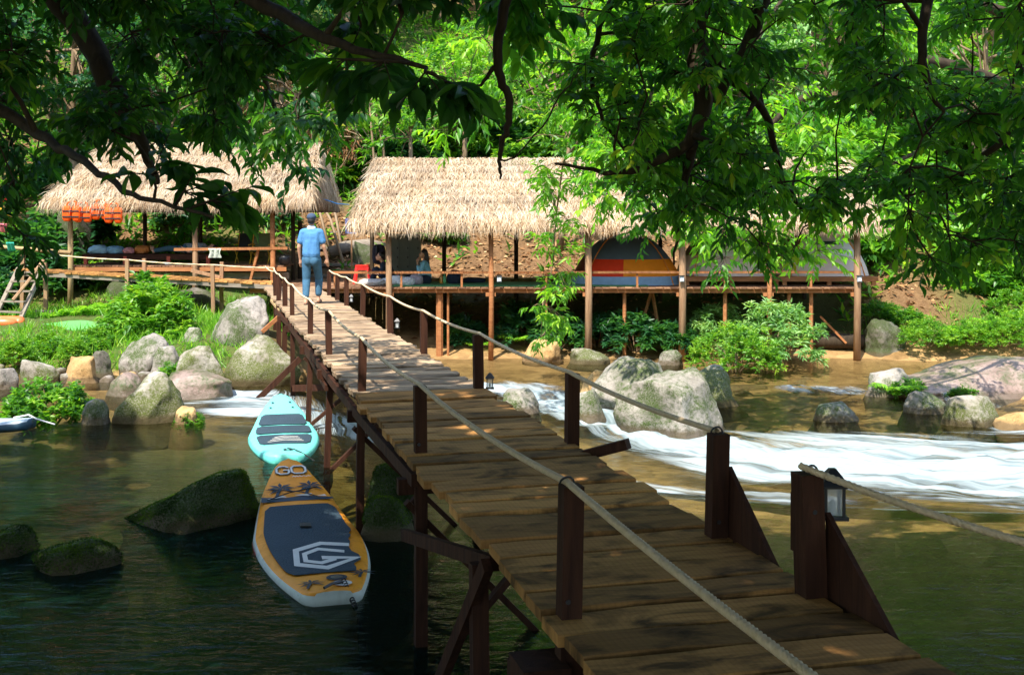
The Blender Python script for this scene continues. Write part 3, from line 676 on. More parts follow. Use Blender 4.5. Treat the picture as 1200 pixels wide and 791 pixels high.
def rope_obj(name, anchors, r0, label, sag=.05, step=.02, cat='rope'):
    pts = []
    for k, (a, b) in enumerate(zip(anchors[:-1], anchors[1:])):
        a, b = np.asarray(a), np.asarray(b); L = np.linalg.norm(b - a); n = max(3, int(L / (step if min(a[1], b[1]) > 8 else .006)))
        for j in range(n):
            u = j / n; q = a + (b - a) * u; pts.append(q - np.array([0, 0, 4 * sag * u * (1 - u) * min(1, L / 2.5)]))
    pts.append(np.asarray(anchors[-1])); pts = np.array(pts); n = len(pts)
    t_ = unit(np.gradient(pts, axis=0)); sd = unit(np.cross(t_, (0, 0, 1))); up = np.cross(sd, t_)
    arc = np.concatenate([[0], np.cumsum(np.linalg.norm(np.diff(pts, axis=0), axis=1))]); K = 18
    a = np.arange(K) * 2 * math.pi / K
    ang = a[None] + (arc / (r0 * 7.5) * 2 * math.pi)[:, None] * 0 ; ph = (arc / (r0 * 5.2) * 2 * math.pi)[:, None]
    rr = r0 * (.70 + .42 * np.abs(np.cos(1.5 * (ang + ph))))
    V = pts[:, None] + rr[..., None] * (np.cos(ang)[..., None] * sd[:, None] + np.sin(ang)[..., None] * up[:, None])
    i = np.arange(n * K).reshape(n, K)
    F = np.stack([i[:-1], np.roll(i[:-1], -1, 1), np.roll(i[1:], -1, 1), i[1:]], -1).reshape(-1, 4)
    o = mk(name, V.reshape(-1, 3), F, M['rope'], smooth=True); return tag(o, label, cat)
q = LT[0] + (B(-3.9, -.535) - B(LS[0], -.535)) + np.array([0, 0, 0])
rope_obj('handrail_rope', [q] + LT + [B(s_of(28.5, -.6), -.6, DECK + .5)], .0145, 'twisted beige rope running along the post tops on the left side of the bridge', .04)
rope_obj('handrail_rope', RT[1:] + [np.array([-4.35, 28.55, 1.72])], .0145, 'twisted beige rope along the right side of the bridge ending at a gusseted post', .03)
rope_obj('handrail_rope', [RT[0] + np.array([-.05, 0, .02]), np.array([2.25, 4.35, 1.72]), np.array([3.9, 3.0, 1.75])], .0150, 'loose twisted rope leaving the lantern post toward the right', .05)
for k, (pt, r_) in enumerate(((LT[0], .02), (RT[0], .02), (RT[1], .02))):
    mb = MB(); a = np.linspace(0, 2 * math.pi, 13)
    mb.tube([pt + np.array([.03 * math.cos(q), .012 * math.sin(q * 2), -.005 + .026 * math.sin(q)]) for q in a], .005, 5)
    mb.build('lashing', M['black'], bridge)

for s_b, t_b, zz in ((LS[0], -.535, 1.28), (LS[0], -.535, 1.42), (RS[0], .59, 1.43), (RS[0], .59, 1.72), (RS[1], .59, 1.43), (LS[1], -.535, 1.42), (LS[1], -.535, .8)):
    MB().tube([B(s_b - .044, t_b - .012, zz), B(s_b - .058, t_b - .012, zz)], .011, 8).build('bolt', M['black'], bridge)
for s_b in (RS[0], RS[1]):
    for a_, z_ in ((.08, .2), (.09, .02), (.36, -.03)): MB().tube([B(s_b - a_, .672, DECK + z_), B(s_b - a_, .678, DECK + z_)], .008, 6).build('bolt', M['black'], bridge)
def lantern(c, sc, label, rz=0.0):
    t = thing('lantern', label, 'lantern', c)
    c = np.asarray(c, float); w, h = .04 * sc, .13 * sc
    b = MB()
    for dx in (-1, 1):
        for dy in (-1, 1): b.box(c + (dx * w, dy * w, 0), (.012 * sc, .012 * sc, h), 0)
    b.box(c + (0, 0, -h / 2 - .008 * sc), (w * 2.9, w * 2.9, .016 * sc)); b.box(c + (0, 0, h / 2), (w * 2.7, w * 2.7, .012 * sc)); b.build('frame', M['black'], t)
    r = MB(); r.add([c + (x * w * 1.6, y * w * 1.6, h / 2 + .006 * sc) for x, y in ((-1, -1), (1, -1), (1, 1), (-1, 1))] + [c + (x * w * .35, y * w * .35, h / 2 + .075 * sc) for x, y in ((-1, -1), (1, -1), (1, 1), (-1, 1))],
              [(3, 2, 1, 0), (4, 5, 6, 7), (0, 1, 5, 4), (1, 2, 6, 5), (2, 3, 7, 6), (3, 0, 4, 7)]); r.build('roof', M['black'], t)
    MB().box(c, (w * 1.8, w * 1.8, h * .96)).build('glass', M['glass'], t)
    MB().lathe(c + (0, 0, -h / 2), [(.012 * sc, 0), (.015 * sc, h * .4), (.004 * sc, h * .55)], 8).build('bulb', M['white_metal'], t)
    return t
lantern(B(RS[0] + .02, .705, DECK + .40), 1.0, 'black box lantern with glass sides fixed to the bridge post beside the rope end')
lantern(B(RS[3], .69, DECK + .05), .7, 'small black lantern on the outer side of a bridge post over the rapids')
lantern(B(RS[5], .69, DECK + .12), .65, 'small lantern on the bridge post next to a hut pole')
lantern(B(RS[7], .69, DECK + .12), .65, 'small lantern on a bridge post near the landing')

# ------------------------------------------------------------------ the long hut on stilts
FY = 28.6
hut = thing('stilt_hut', 'long open stilt hut with thatched roof and plank platform over the stream', 'hut', (1.8, FY, 0))
x = -6.3; k = 0
fl = [plank_mesh(4.6, .17, .035, 340 + j) for j in range(3)]
for me in fl: me.materials[0] = M['floor']
while x < 8.32:
    o = bpy.data.objects.new('plank', fl[k % 3]); COL.objects.link(o); o.parent = hut
    o.location = np.array([x, FY + 2.28 + rb.normal() * .012, DECK - .018 + rb.normal() * .002]) - np.array(hut.location); o.rotation_euler = (0, 0, R(90))
    x += .182; k += 1
def hx(px, d=FY): return (px - 600) / FPX * d
for yy, zz in ((FY + .12, DECK - .09), (FY + 2.2, DECK - .09), (FY + 4.3, DECK - .09)):
    MB().beam((-6.3, yy, zz), (8.36, yy, zz), .07, .10, seg=6, jit=.01).build('floor_beam', M['timber'], hut)
def zat(py, d): return CZ - (py - 256) / FPX * d
for px, top, mat, r_ in ((455, 262, 'pole', .075), (575, 262, 'timber', .06), (689, 262, 'pole', .085), (799, 262, 'pole', .085), (901, 262, 'timber', .06), (1004, 258, 'pole', .085)):
    xx = hx(px, FY - .1); zb = float(terrain(xx, FY - .1)) - .3
    MB().tube([(xx, FY - .1, zb), (xx + .02, FY - .1, DECK - .2), (xx, FY - .1, zat(top, FY))], [r_ * 1.05, r_, r_ * .92], 8).build('post', M[mat], hut, True)
    MB().beam((xx - .12, FY - .02, DECK - .17), (xx + .12, FY - .02, DECK - .17), .08, .09).build('bracket', M['timber'], hut)
for px, r_, mt in ((515, .085, 'timber'), (525, .03, 'timber'), (732, .045, 'timber'), (640, .04, 'timber'), (850, .05, 'timber'), (925, .05, 'timber'), (951, .05, 'timber')):
    xx = hx(px, FY + .2); MB().tube([(xx, FY + .25, float(terrain(xx, FY)) - .3), (xx, FY + .25, DECK - .1)], r_, 7).build('pile', M[mt], hut)
for xx in np.linspace(-5.8, 8.0, 8):
    MB().tube([(xx, FY + 4.1, float(terrain(xx, FY + 4.1)) - .3), (xx, FY + 4.1, 2.9)], .06, 7).build('post', M['bark'], hut)
MB().beam((hx(768), FY + .7, DECK - .1), (hx(750), FY + .9, -.1), .06, .06).build('brace', M['timber'], hut)
MB().beam((hx(768), FY + .7, DECK - .1), (hx(780), FY + .9, -.1), .06, .06).build('brace', M['timber'], hut)
MB().beam((hx(970), FY + .7, DECK - .75), (hx(1000), FY + .6, -.05), .05, .05).build('brace', M['timber'], hut)
MB().beam((hx(386), FY + .02, 1.70), (hx(1004), FY + .02, 1.71), .05, .055, seg=8, jit=.01).build('guard_rail', M['timber'], hut)
for px in (392, 470, 541, 640, 747, 850, 951):
    MB().beam((hx(px), FY + .06, DECK), (hx(px), FY + .06, 1.675), .05, .05, up=(0, 1, 0)).build('rail_post', M['timber'], hut)
ZE, ZR, YE, YR, YB = 2.80, 4.42, FY - .5, FY + 2.1, FY + 4.9
XL, XR = hx(412), hx(1036)
def thatch(parent, xl, xr, ye, ze, yr, zr, yb, zb, seed, hipl=.35, hipr=.35, name='thatch'):
    r = np.random.default_rng(seed)
    # solid under-layer of matted straw, a little below the blades
    e = .07
    V = [(xl, ye, ze - e), (xr, ye, ze - e), (xr - hipr, yr, zr - e), (xl + hipl, yr, zr - e), (xl, yb, zb - e), (xr, yb, zb - e)]
    F = [(0, 1, 2, 3), (5, 4, 3, 2), (4, 0, 3), (1, 5, 2)]
    V2 = V + [(a, b, c - .06) for a, b, c in V]
    F2 = F + [tuple(i + 6 for i in f[::-1]) for f in F] + [(1, 0, 6, 7), (4, 5, 11, 10), (0, 4, 10, 6), (5, 1, 7, 11)]
    mk('roof_base', V2, F2, M['straw_dark'], parent)
    parts = []
    def slope(A0, A1, R0, R1, n_rows, per_m, hang):
        A0, A1, R0, R1 = [np.array(q, float) for q in (A0, A1, R0, R1)]
        for row in range(n_rows):
            v = row / (n_rows - 1) * .97                                # 0 = eave
            a = A0 + (R0 - A0) * v; b = A1 + (R1 - A1) * v
            n = int(np.linalg.norm(b - a) * per_m)
            if n < 1: continue
            u = r.random(n); dn = unit((A0 + A1) / 2 - (R0 + R1) / 2)
            up = unit(np.cross(b - a, -dn)); up = up if up[2] > 0 else -up
            wob = .05 * fbm((a[0] + u * 9) * .9, v * 6 + seed, 0)
            p = a + (b - a) * u[:, None] - dn * r.uniform(.22, .32, n)[:, None] + up * (r.uniform(.0, .05, n) + .012 + wob * .6)[:, None]
            ax = unit(b - a)
            D = unit(dn[None] + ax[None] * (r.normal(size=n) * .36)[:, None] + up[None] * (r.normal(size=n) * .09 + .10)[:, None])
            if row < 3: D = unit(D + np.array([0, 0, -1.0]) * (hang * r.random(n) * (1 - row / 3))[:, None])
            Nn = unit(up[None] + r.normal(size=(n, 3)) * .35)
            L = r.uniform(.40, .66, n) * (.95 if row < 2 else 1)
            rn = np.clip(r.beta(2.2, 1.7, n) + .22 * fbm((a[0] + u * 10) * 1.4, v * 9, seed) - (.12 if row == 0 else 0), 0, 1)
            parts.append(leaf_arrays(p, D, Nn, L, r.uniform(.009, .028, n), 'blade', rn))
    slope((xl, ye, ze), (xr, ye, ze), (xl + hipl, yr, zr), (xr - hipr, yr, zr), 9, 310, .9)
    slope((xr, yb, zb), (xl, yb, zb), (xr - hipr, yr, zr), (xl + hipl, yr, zr), 7, 22, .5)
    slope((xl, yb, zb), (xl, ye, ze), (xl + hipl, yr, zr), (xl + hipl - .01, yr - .02, zr), 11, 60, .8)
    slope((xr, ye, ze), (xr, yb, zb), (xr - hipr, yr, zr), (xr - hipr + .01, yr + .02, zr), 11, 60, .8)
    n = int((xr - xl) * 60); u = r.random(n)                             # ridge cap
    p = np.stack([xl + hipl + (xr - xl - hipl - hipr) * u, yr + r.normal(size=n) * .05, zr + r.uniform(-.01, .05, n)], -1)
    D = unit(np.stack([r.normal(size=n) * .5, -r.random(n) + .3, -.45 - .3 * r.random(n)], -1))
    parts.append(leaf_arrays(p, D, np.tile((0, -.4, 1.0), (n, 1)), r.uniform(.25, .4, n), .04, 'blade', np.clip(r.beta(2.5, 1.5, n), 0, 1)))
    o = leaf_object(name, parts, M['straw'], parent); o['kind'] = 'stuff'
    return o
thatch(hut, XL, XR, YE, ZE, YR, ZR, YB, ZE - .05, 21)
for yy, zz in ((FY - .1, ZE - .12 + .3), (FY + 4.1, ZE + .25), (YR, ZR - .2)):
    MB().tube([(XL + .3, yy, zz), ((XL + XR) / 2, yy, zz - .02), (XR - .3, yy, zz)], .05, 6).build('roof_beam', M['bark'], hut)
for xx in np.linspace(XL + .4, XR - .4, 12):
    MB().tube([(xx, YE + .1, ZE - .16), (xx, YR, ZR - .16)], .03, 5).build('rafter', M['bark'], hut)

# green mat on the platform floor
o = MB().box((hx(610), FY + 1.2, DECK + .012), (6.2, 1.9, .016)).build('floor_mat', plain('green_mat', (.07, .25, .09), .8, .2)); tag(o, 'thin green mat spread over the hut platform floor', 'mat')

# ------------------------------------------------------------------ the left hut and walkway
WZ0, WZ1 = 1.42, 1.76; WX0, WX1 = -5.55, -11.9
walk = thing('side_walkway', 'narrow plank walkway ramping up from the bridge landing toward the left hut', 'walkway', (-8, 28.9, 0))
wk = [plank_mesh(1.0, .15, .04, 360 + j) for j in range(3)]
n = 41
for k in range(n):
    u = (k + .5) / n; o = bpy.data.objects.new('plank', wk[k % 3]); COL.objects.link(o); o.parent = walk
    o.location = np.array([WX0 + (WX1 - WX0) * u, 29.0 + rb.normal() * .02, WZ0 + (WZ1 - WZ0) * u]) - np.array(walk.location); o.rotation_euler = (0, 0, R(90))
for yy in (28.56, 29.4):
    MB().beam((WX0, yy, WZ0 - .07), (WX1, yy, WZ1 - .07), .06, .10, seg=5, jit=.02).build('beam', M['greywood'], walk)
for px, yt, yb, yy in ((53, 308, 368, 28.5), (148, 304, 352, 28.5), (250, 311, 369, 28.5), (170, 303, 325, 29.5), (260, 307, 332, 29.5), (27, 296, 320, 29.5)):
    p = P(px, yt, yy); q = P(px, yb, yy); q[2] = min(q[2], float(terrain(q[0], q[1])) - .1)
    MB().beam(q, p, .085, .085, up=(0, 1, 0), seg=2, jit=.03).build('post', M['pole'], walk)
MB().beam(P(42, 366, 28.4), P(62, 366, 28.4), .1, .09).build('sill', M['greywood'], walk)
MB().beam(P(224, 317, 29.2), P(258, 325, 29.2), .06, .08).build('brace', M['pole'], walk)
rope_obj('walkway_rope', [P(66, 299, 28.5), P(148, 304.5, 28.5), P(250, 310.5, 28.5), P(321, 314, 28.5), LT[-1]], .016, 'thin pale rope strung along the side walkway posts', .03, .05)
o = MB().tube([P(-20, 288, 30), P(20, 291, 30), P(83, 296.5, 29.9)], [.055, .05, .055], 8).build('bamboo_pole', M['bamboo'], None, True); tag(o, 'yellow bamboo pole used as a rail beside the left hut', 'pole')
lad = thing('wooden_ladder', 'grey wooden ladder leaning from the walkway down to the grass', 'ladder', P(30, 372, 28.0))
MB().beam(P(24, 374, 27.6), P(51, 312, 28.3), .11, .05).build('side_board', M['greywood'], lad)
MB().beam(P(-6, 372, 27.8), P(22, 314, 28.5), .11, .05).build('side_board', M['greywood'], lad)
for u in (.12, .32, .52, .72, .9):
    a = P(24, 374, 27.6) * (1 - u) + P(51, 312, 28.3) * u; b = P(-6, 372, 27.8) * (1 - u) + P(22, 314, 28.5) * u
    MB().beam(a, b, .12, .035).build('rung', M['greywood'], lad)
MB().tube([P(15, 352, 27.5), P(33, 330, 27.8), P(51, 305, 28.2)], .04, 6).build('handrail', M['pole'], lad)

LH = 1.80; LY = 30.4
lhut = thing('thatched_hut', 'smaller open thatched hut on the left bank with bench and camp chairs inside', 'hut', (-8.4, LY, 0))
LXL, LXR = hx(84, LY), hx(336, LY)
lf = [plank_mesh(3.2, .17, .035, 380 + j) for j in range(3)]
for me in lf: me.materials[0] = M['floor']
x = LXL; k = 0
while x < LXR:
    o = bpy.data.objects.new('plank', lf[k % 3]); COL.objects.link(o); o.parent = lhut
    o.location = np.array([x, LY + 1.6 + rb.normal() * .01, LH - .018]) - np.array(lhut.location); o.rotation_euler = (0, 0, R(90)); x += .183; k += 1
MB().beam((LXL, LY - .02, LH - .09), (LXR, LY - .02, LH - .09), .06, .1, seg=4, jit=.01).build('floor_beam', M['timber'], lhut)
MB().beam((LXL, LY + .3, LH - .27), (LXR, LY + .3, LH - .27), .1, .16, seg=4, jit=.01).build('floor_beam', M['greywood'], lhut)
for px, yt, mt, r_ in ((82, 240, 'bamboo', .075), (228, 242, 'pole', .075), (319, 242, 'timber', .07), (343, 240, 'bark', .06)):
    dd = LY - .1 if px != 343 else LY + 1.5
    p = P(px, yt, dd); MB().tube([(p[0], dd, float(terrain(p[0], dd)) - .3), (p[0] + .02, dd, LH), p], [r_, r_ * .95, r_ * .9], 8).build('post', M[mt], lhut, True)
for px in (100, 170, 235, 300):
    p = P(px, 250, LY + 3.0); MB().tube([(p[0], p[1], 1.0), (p[0], p[1], 3.5)], .06, 7).build('post', M['bark'], lhut)
MB().beam(P(204, 292.5, LY - .15), P(337, 291, LY - .15), .05, .07).build('guard_rail', M['timber'], lhut)
MB().beam(P(292, 335, LY), P(303, 292, LY - .05) * [1, 1, 1], .06, .06).build('brace', M['timber'], lhut)
thatch(lhut, hx(50, 29.9), hx(366, 29.9), 29.8, 3.36, 32.4, 4.92, 34.8, 3.3, 33, .75, .25)
for xx in np.linspace(hx(70, 29.9), hx(350, 29.9), 6):
    MB().tube([(xx, 29.9, 3.2), (xx, 32.4, 4.76)], .03, 5).build('rafter', M['bark'], lhut)
MB().tube([(hx(60, 30), 30.3, 3.42), (hx(362, 30), 30.3, 3.42)], .05, 6).build('roof_beam', M['bark'], lhut)

# ------------------------------------------------------------------ things in and around the left hut
bn = thing('low_bench', 'long low red-brown bench along the left hut floor', 'bench', P(172, 308, 31.4))
bx0, bx1, bz = hx(101, 31.4), hx(252, 31.4), 2.07
for k in range(3): MB().beam((bx0, 31.2 + k * .24, bz - .03), (bx1, 31.2 + k * .24, bz - .03), .22, .05).build('slat', M['post'], bn)
MB().beam((bx0, 31.08, bz - .1), (bx1, 31.08, bz - .1), .03, .1).build('apron', M['post'], bn)
for xx in (bx0 + .1, (bx0 * 2 + bx1) / 3, (bx0 + 2 * bx1) / 3, bx1 - .1): MB().box((xx, 31.1, (LH + bz) / 2 - .03), (.09, .1, bz - LH - .05)).build('leg', plain('red_bench_leg', (.42, .07, .03), .6) if xx < bx0 + .2 else bpy.data.materials['red_bench_leg'], bn)
def lump(name, c, r, mat, label, cat, seed, group=None, pw=.8):
    V, F = ICO[4]; f = 1 + .30 * fbm(V[:, 0] * 1.6 + seed, V[:, 1] * 1.6, V[:, 2] * 1.6, 3) + .12 * fbm(V[:, 0] * 5 + seed, V[:, 1] * 5, V[:, 2] * 5, 3)
    V = np.sign(V) * np.abs(V) ** pw * f[:, None] * np.asarray(r); V[:, 2] = np.maximum(V[:, 2], -r[2] * .8) + r[2] * .8
    o = mk(name, V, F, mat, smooth=True); o.location = c; tag(o, label, cat, group); return o
denim = fabric('denim', (.12, .24, .36)); pale_blue = fabric('pale_blue_cloth', (.3, .48, .62)); navy = fabric('navy_cloth', (.02, .025, .04)); white_c = fabric('white_cloth', (.7, .7, .68))
lump('cloth_bag', (hx(116, 31.4), 31.4, bz), (.27, .2, .13), pale_blue, 'plump pale blue cloth bag at the far end of the bench', 'bag', 1)
lump('cloth_bundle', (hx(136, 31.4), 31.4, bz), (.22, .2, .12), fabric('blue_print', (.22, .4, .55), var=.5, scale=14), 'crumpled patterned blue bundle beside the plump bag', 'bundle', 2)
lump('folded_cloth', (hx(152, 31.4), 31.35, bz), (.15, .16, .1), fabric('pink_cloth', (.6, .25, .25)), 'small pink folded cloth on the bench', 'cloth', 3)
lump('leather_bag', (hx(166, 31.4), 31.45, bz), (.21, .17, .13), fabric('tan_leather', (.45, .16, .04), .5), 'orange-brown leather bag on the bench by the sleeper\'s feet', 'bag', 4)
def camp_chair(c, seat_m, label):
    t = thing('camp_chair', label, 'chair', c); c = np.asarray(c, float)
    fm = plain('yellow_tube', (.62, .36, .03), .4) if 'yellow_tube' not in bpy.data.materials else bpy.data.materials['yellow_tube']
    for sx in (-1, 1):
        MB().tube([c + (sx * .24, -.2, 0), c + (sx * .24, .22, .42)], .014, 6).build('leg', fm, t)
        MB().tube([c + (sx * .24, .22, 0), c + (sx * .24, -.2, .36)], .014, 6).build('leg', fm, t)
        MB().tube([c + (sx * .26, -.2, .5), c + (sx * .26, .25, .52)], .018, 6).build('armrest', fm, t)
        MB().tube([c + (sx * .24, .1, .3), c + (sx * .24, .33, .82)], .014, 6).build('back_tube', fm, t)
    b = MB(); b.add([c + (-.23, -.2, .36), c + (.23, -.2, .36), c + (.23, .15, .31), c + (-.23, .15, .31), c + (-.23, -.2, .345), c + (.23, -.2, .345), c + (.23, .15, .295), c + (-.23, .15, .295)], [(0, 1, 2, 3), (7, 6, 5, 4), (0, 4, 5, 1), (2, 6, 7, 3)]); b.build('seat', seat_m, t)
    b = MB(); b.add([c + (-.23, .14, .34), c + (.23, .14, .34), c + (.23, .32, .8), c + (-.23, .32, .8), c + (-.23, .155, .335), c + (.23, .155, .335), c + (.23, .335, .795), c + (-.23, .335, .795)], [(0, 1, 2, 3), (7, 6, 5, 4), (0, 4, 5, 1), (2, 6, 7, 3)]); b.build('backrest', seat_m, t)
camp_chair((hx(305, 31.6), 31.6, LH), fabric('olive_canvas', (.13, .17, .08)), 'green canvas folding camp chair with yellow frame in the left hut')
camp_chair((hx(288, 31.9), 31.9, LH), fabric('dark_canvas', (.03, .035, .04)), 'dark canvas folding camp chair beside the green one')
sh = MB()
tc = P(252, 292.5, 30.24)
for j in range(9):
    for i in range(9): sh.v.append(tuple(tc + ((i - 4) * .038 * (1 + .12 * math.sin(j)), -.05 * math.cos(j * .2) + .03 * math.sin(i * 1.9 + j * .4), .05 - abs(j - 1.5) * .04)))
sh.f = [tuple(f) for f in gridfaces(9, 9)]; sh.m = [0] * 64
tag(sh.build('towel', fabric('white_green_towel', (.55, .6, .5), var=.35, scale=12), None, True), 'white and green towel hung over the left hut rail', 'towel')
tag(MB().lathe((hx(331, 30.3), 30.6, LH), [(.1, 0), (.16, .08), (.17, .2), (.12, .26)], 12).build('water_pot', M['black'], None, True), 'round dark pot standing at the right end of the left hut floor', 'pot')
MBs = MB()
for dx in (0, .16): MBs.ell(P(198 + dx * 40, 306, 30.8) * [1, 1, 0] + (dx, 0, LH + .02), (.12, .05, .025))
tag(MBs.build('sandals', M['white_metal'], None, True), 'pair of pale sandals on the floor before the bench', 'sandals')
# life vests on a line under the eave
orange_v = fabric('life_vest_orange', (.85, .10, .01), .6); 
def vest(c, label, mat, rz=0.0, sc=1.0):
    t = thing('life_vest', label, 'life vest', c); c = np.asarray(c, float)
    for sx in (-1, 1):
        MB().ell(c + (sx * .12 * sc, 0, -.2 * sc), (.11 * sc, .07, .2 * sc), pw=.6, seg=14).build('front_panel', mat, t, True)
        MB().tube([c + (sx * .12 * sc, 0, 0), c + (sx * .1 * sc, .02, .08 * sc), c + (sx * .05 * sc, .05, .1 * sc)], .02, 6).build('shoulder_strap', mat, t)
    for zz in (-.14, -.28): MB().box(c + (0, -.075, zz * sc), (.4 * sc, .012, .035 * sc)).build('belt', M['black'], t)
vest(P(84, 241, 29.7), 'orange life vest hanging at the left corner post of the left hut', orange_v)
vest(P(97, 242, 29.75), 'orange life vest hanging second from the left hut corner post', orange_v)
vest(P(133, 243, 29.75), 'orange life vest hanging alone under the left hut eave', orange_v)
vest(P(118, 239, 29.8), 'orange life vest half hidden under the thatch fringe', orange_v)
for k, (px, py, mt, lb) in enumerate(((2, 226, fabric('red_cloth', (.7, .03, .03)), 'red cloth'), (4, 244, fabric('yellow_cloth', (.8, .4, .03)), 'yellow cloth'), (3, 262, fabric('pink_hang', (.8, .2, .25)), 'pink cloth'), (12, 284, fabric('teal_cloth', (.05, .4, .3)), 'small teal cloth'))):
    c = P(px, py, 27.5); V = []; 
    for j in range(7):
        for i in range(9): V.append(c + ((i - 4) * .022, .02 * math.sin(i * 1.7 + k) + .02 * j, -j * .034))
    o = mk('hanging_cloth', V, gridfaces(9, 7), mt, smooth=True); o.modifiers.new('solid', 'SOLIDIFY').thickness = .012
    tag(o, lb + ' hung among the leaves at the left end of the walkway', 'cloth')
tag(MB().tube([P(-30, 222, 27.52), P(20, 222, 27.52)], .01, 5).build('clothes_line', M['rope']), 'cord carrying the coloured cloths at left', 'cord')

# turf pad, orange raft
tp = thing('turf_platform', 'flat platform covered with bright artificial grass on the left bank', 'platform', (-10.4, 26.6, .5))
MB().box((-11.0, 26.55, .56), (5.6, 2.7, .12)).build('frame', M['greywood'], tp)
t = NT('artificial_turf'); n_ = t.noise(t.geo(), 60, 3); big = t.noise(t.geo(), 1.3, 4)
MB().box((-11.0, 26.55, .632), (5.56, 2.66, .02)).build('turf', t.done(t.pr(t.mix(t.math('MULTIPLY', t.math('ADD', n_, big), .5), (.07, .34, .06), (.16, .5, .12)), .9, t.bump(n_, .8, .02))), tp)
rf = thing('inflatable_raft', 'rounded end of an orange inflatable raft lying on the artificial grass', 'raft', P(0, 389, 25.6))
c = P(-18, 386, 25.6); c[2] = .66
mb = MB(); mb.tube([c + (-1.2, 0, .1), c + (-.2, 0, .1), c + (.45, 0, .1), c + (.62, .02, .1), c + (.68, .05, .1)], [.11, .11, .11, .08, .03], 12); mb.build('tube', plain('raft_orange', (.8, .17, .05), .4), rf, True)
mb = MB(); mb.tube([c + (-1.2, .5, .1), c + (.4, .5, .1), c + (.6, .4, .1), c + (.68, .2, .1), c + (.68, .05, .1)], [.11, .11, .11, .1, .1], 12); mb.build('tube', bpy.data.materials['raft_orange'], rf, True)
for xx in (.0, .3): MB().tube([c + (xx, 0, .1), c + (xx + .04, 0, .1)], .118, 12).build('band', plain('raft_band', (.75, .5, .4), .5) if xx == 0 else bpy.data.materials['raft_band'], rf, True)
# ------------------------------------------------------------------ things on the hut platform
DY = 30.2
st = thing('plastic_stool', 'red plastic stool standing at the left end of the hut platform', 'stool', (hx(425, DY), DY, DECK))
c = np.array([hx(425, DY), DY, DECK])
MB().box(c + (0, 0, .45), (.34, .34, .04)).build('seat', M['red'], st)
for sx in (-1, 1):
    for sy in (-1, 1): MB().beam(c + (sx * .2, sy * .2, 0), c + (sx * .14, sy * .14, .44), .05, .05, up=(0, 1, 0)).build('leg', M['red'], st)
for sy in (-1, 1): MB().box(c + (0, sy * .15, .39), (.3, .02, .09)).build('apron', M['red'], st)
ch = thing('plastic_chair', 'red plastic chair with sloping back beside the stool', 'chair', (hx(447, DY + .3), DY + .3, DECK))
c = np.array([hx(445, DY + .3), DY + .3, DECK])
MB().box(c + (0, 0, .33), (.4, .4, .035)).build('seat', M['red'], ch)
for sx in (-1, 1):
    for sy in (-1, 1): MB().beam(c + (sx * .19, sy * .19, 0), c + (sx * .16, sy * .16, .32), .045, .045, up=(0, 1, 0)).build('leg', M['red'], ch)
MB().add([c + v for v in ((.16, -.19, .34), (.16, .19, .34), (.27, .16, .78), (.27, -.16, .78), (.19, -.19, .34), (.19, .19, .34), (.3, .16, .78), (.3, -.16, .78))], [(3, 2, 1, 0), (4, 5, 6, 7), (0, 1, 5, 4), (1, 2, 6, 5), (2, 3, 7, 6), (3, 0, 4, 7)]).build('backrest', M['red'], ch)
lk = thing('locker_cabinet', 'tall grey-green cabinet with rows of small doors behind the seated people', 'cabinet', (hx(475, 31.6), 31.6, DECK))
lm = plain('cabinet_green', (.12, .15, .13), .5); lx0, lx1 = hx(457, 31.6), hx(493, 31.6)
MB().box(((lx0 + lx1) / 2, 31.7, DECK + .62), (lx1 - lx0, .3, 1.24)).build('body', lm, lk)
for i in range(3):
    for j in range(5):
        w = (lx1 - lx0) / 3
        d_ = MB().box((lx0 + (i + .5) * w, 31.545, DECK + .13 + j * .245), (w - .03, .02, .22)).build('door', lm, lk)
        MB().box((lx0 + (i + .5) * w + .07, 31.53, DECK + .13 + j * .245), (.03, .02, .05)).build('handle', M['black'], d_)
bk = thing('backpack', 'black backpack leaning on the chair back', 'backpack', (hx(444, DY), DY, DECK))
V, F = ICO[4]; f = np.sign(V) * np.abs(V) ** .6
mk('body', f * (.17, .13, .26) + (hx(443, DY + .5), DY + .7, DECK + .72), F, navy, bk, True)
MB().tube([(hx(441, DY + .5), DY + .55, DECK + .95), (hx(441, DY + .5), DY + .5, DECK + .75), (hx(441, DY + .5), DY + .56, DECK + .55)], .02, 6).build('strap', M['black'], bk)
lump('clothes_pile', (hx(438, 29.4), 29.5, DECK), (.36, .3, .09), fabric('mixed_cloth', (.5, .48, .46), var=.6, scale=16), 'flat pile of pale and dark clothes near the platform edge', 'clothes', 11)
lump('plastic_bag', (hx(463, 29.5), 29.6, DECK), (.3, .24, .13), white_c, 'crumpled white plastic bag beside the person in black', 'bag', 12)
lump('striped_bag', (hx(476, 29.3), 29.3, DECK), (.22, .18, .12), fabric('striped_white', (.6, .62, .62), var=.7, scale=22), 'striped white bag in front of the sitting people', 'bag', 13)
lump('food_bag', (hx(487, 29.7), 29.7, DECK), (.2, .16, .15), fabric('purple_grey', (.4, .32, .34), var=.6, scale=15), 'brownish food bag next to the woman in blue', 'bag', 14)
lump('day_pack', (hx(532, 29.9), 29.9, DECK), (.17, .15, .2), navy, 'black day pack with a light stripe on the green mat', 'backpack', 15)
lump('dark_bundle', (hx(553, 30.4), 30.4, DECK), (.36, .2, .08), navy, 'low dark bundle lying on the green mat', 'bundle', 16)
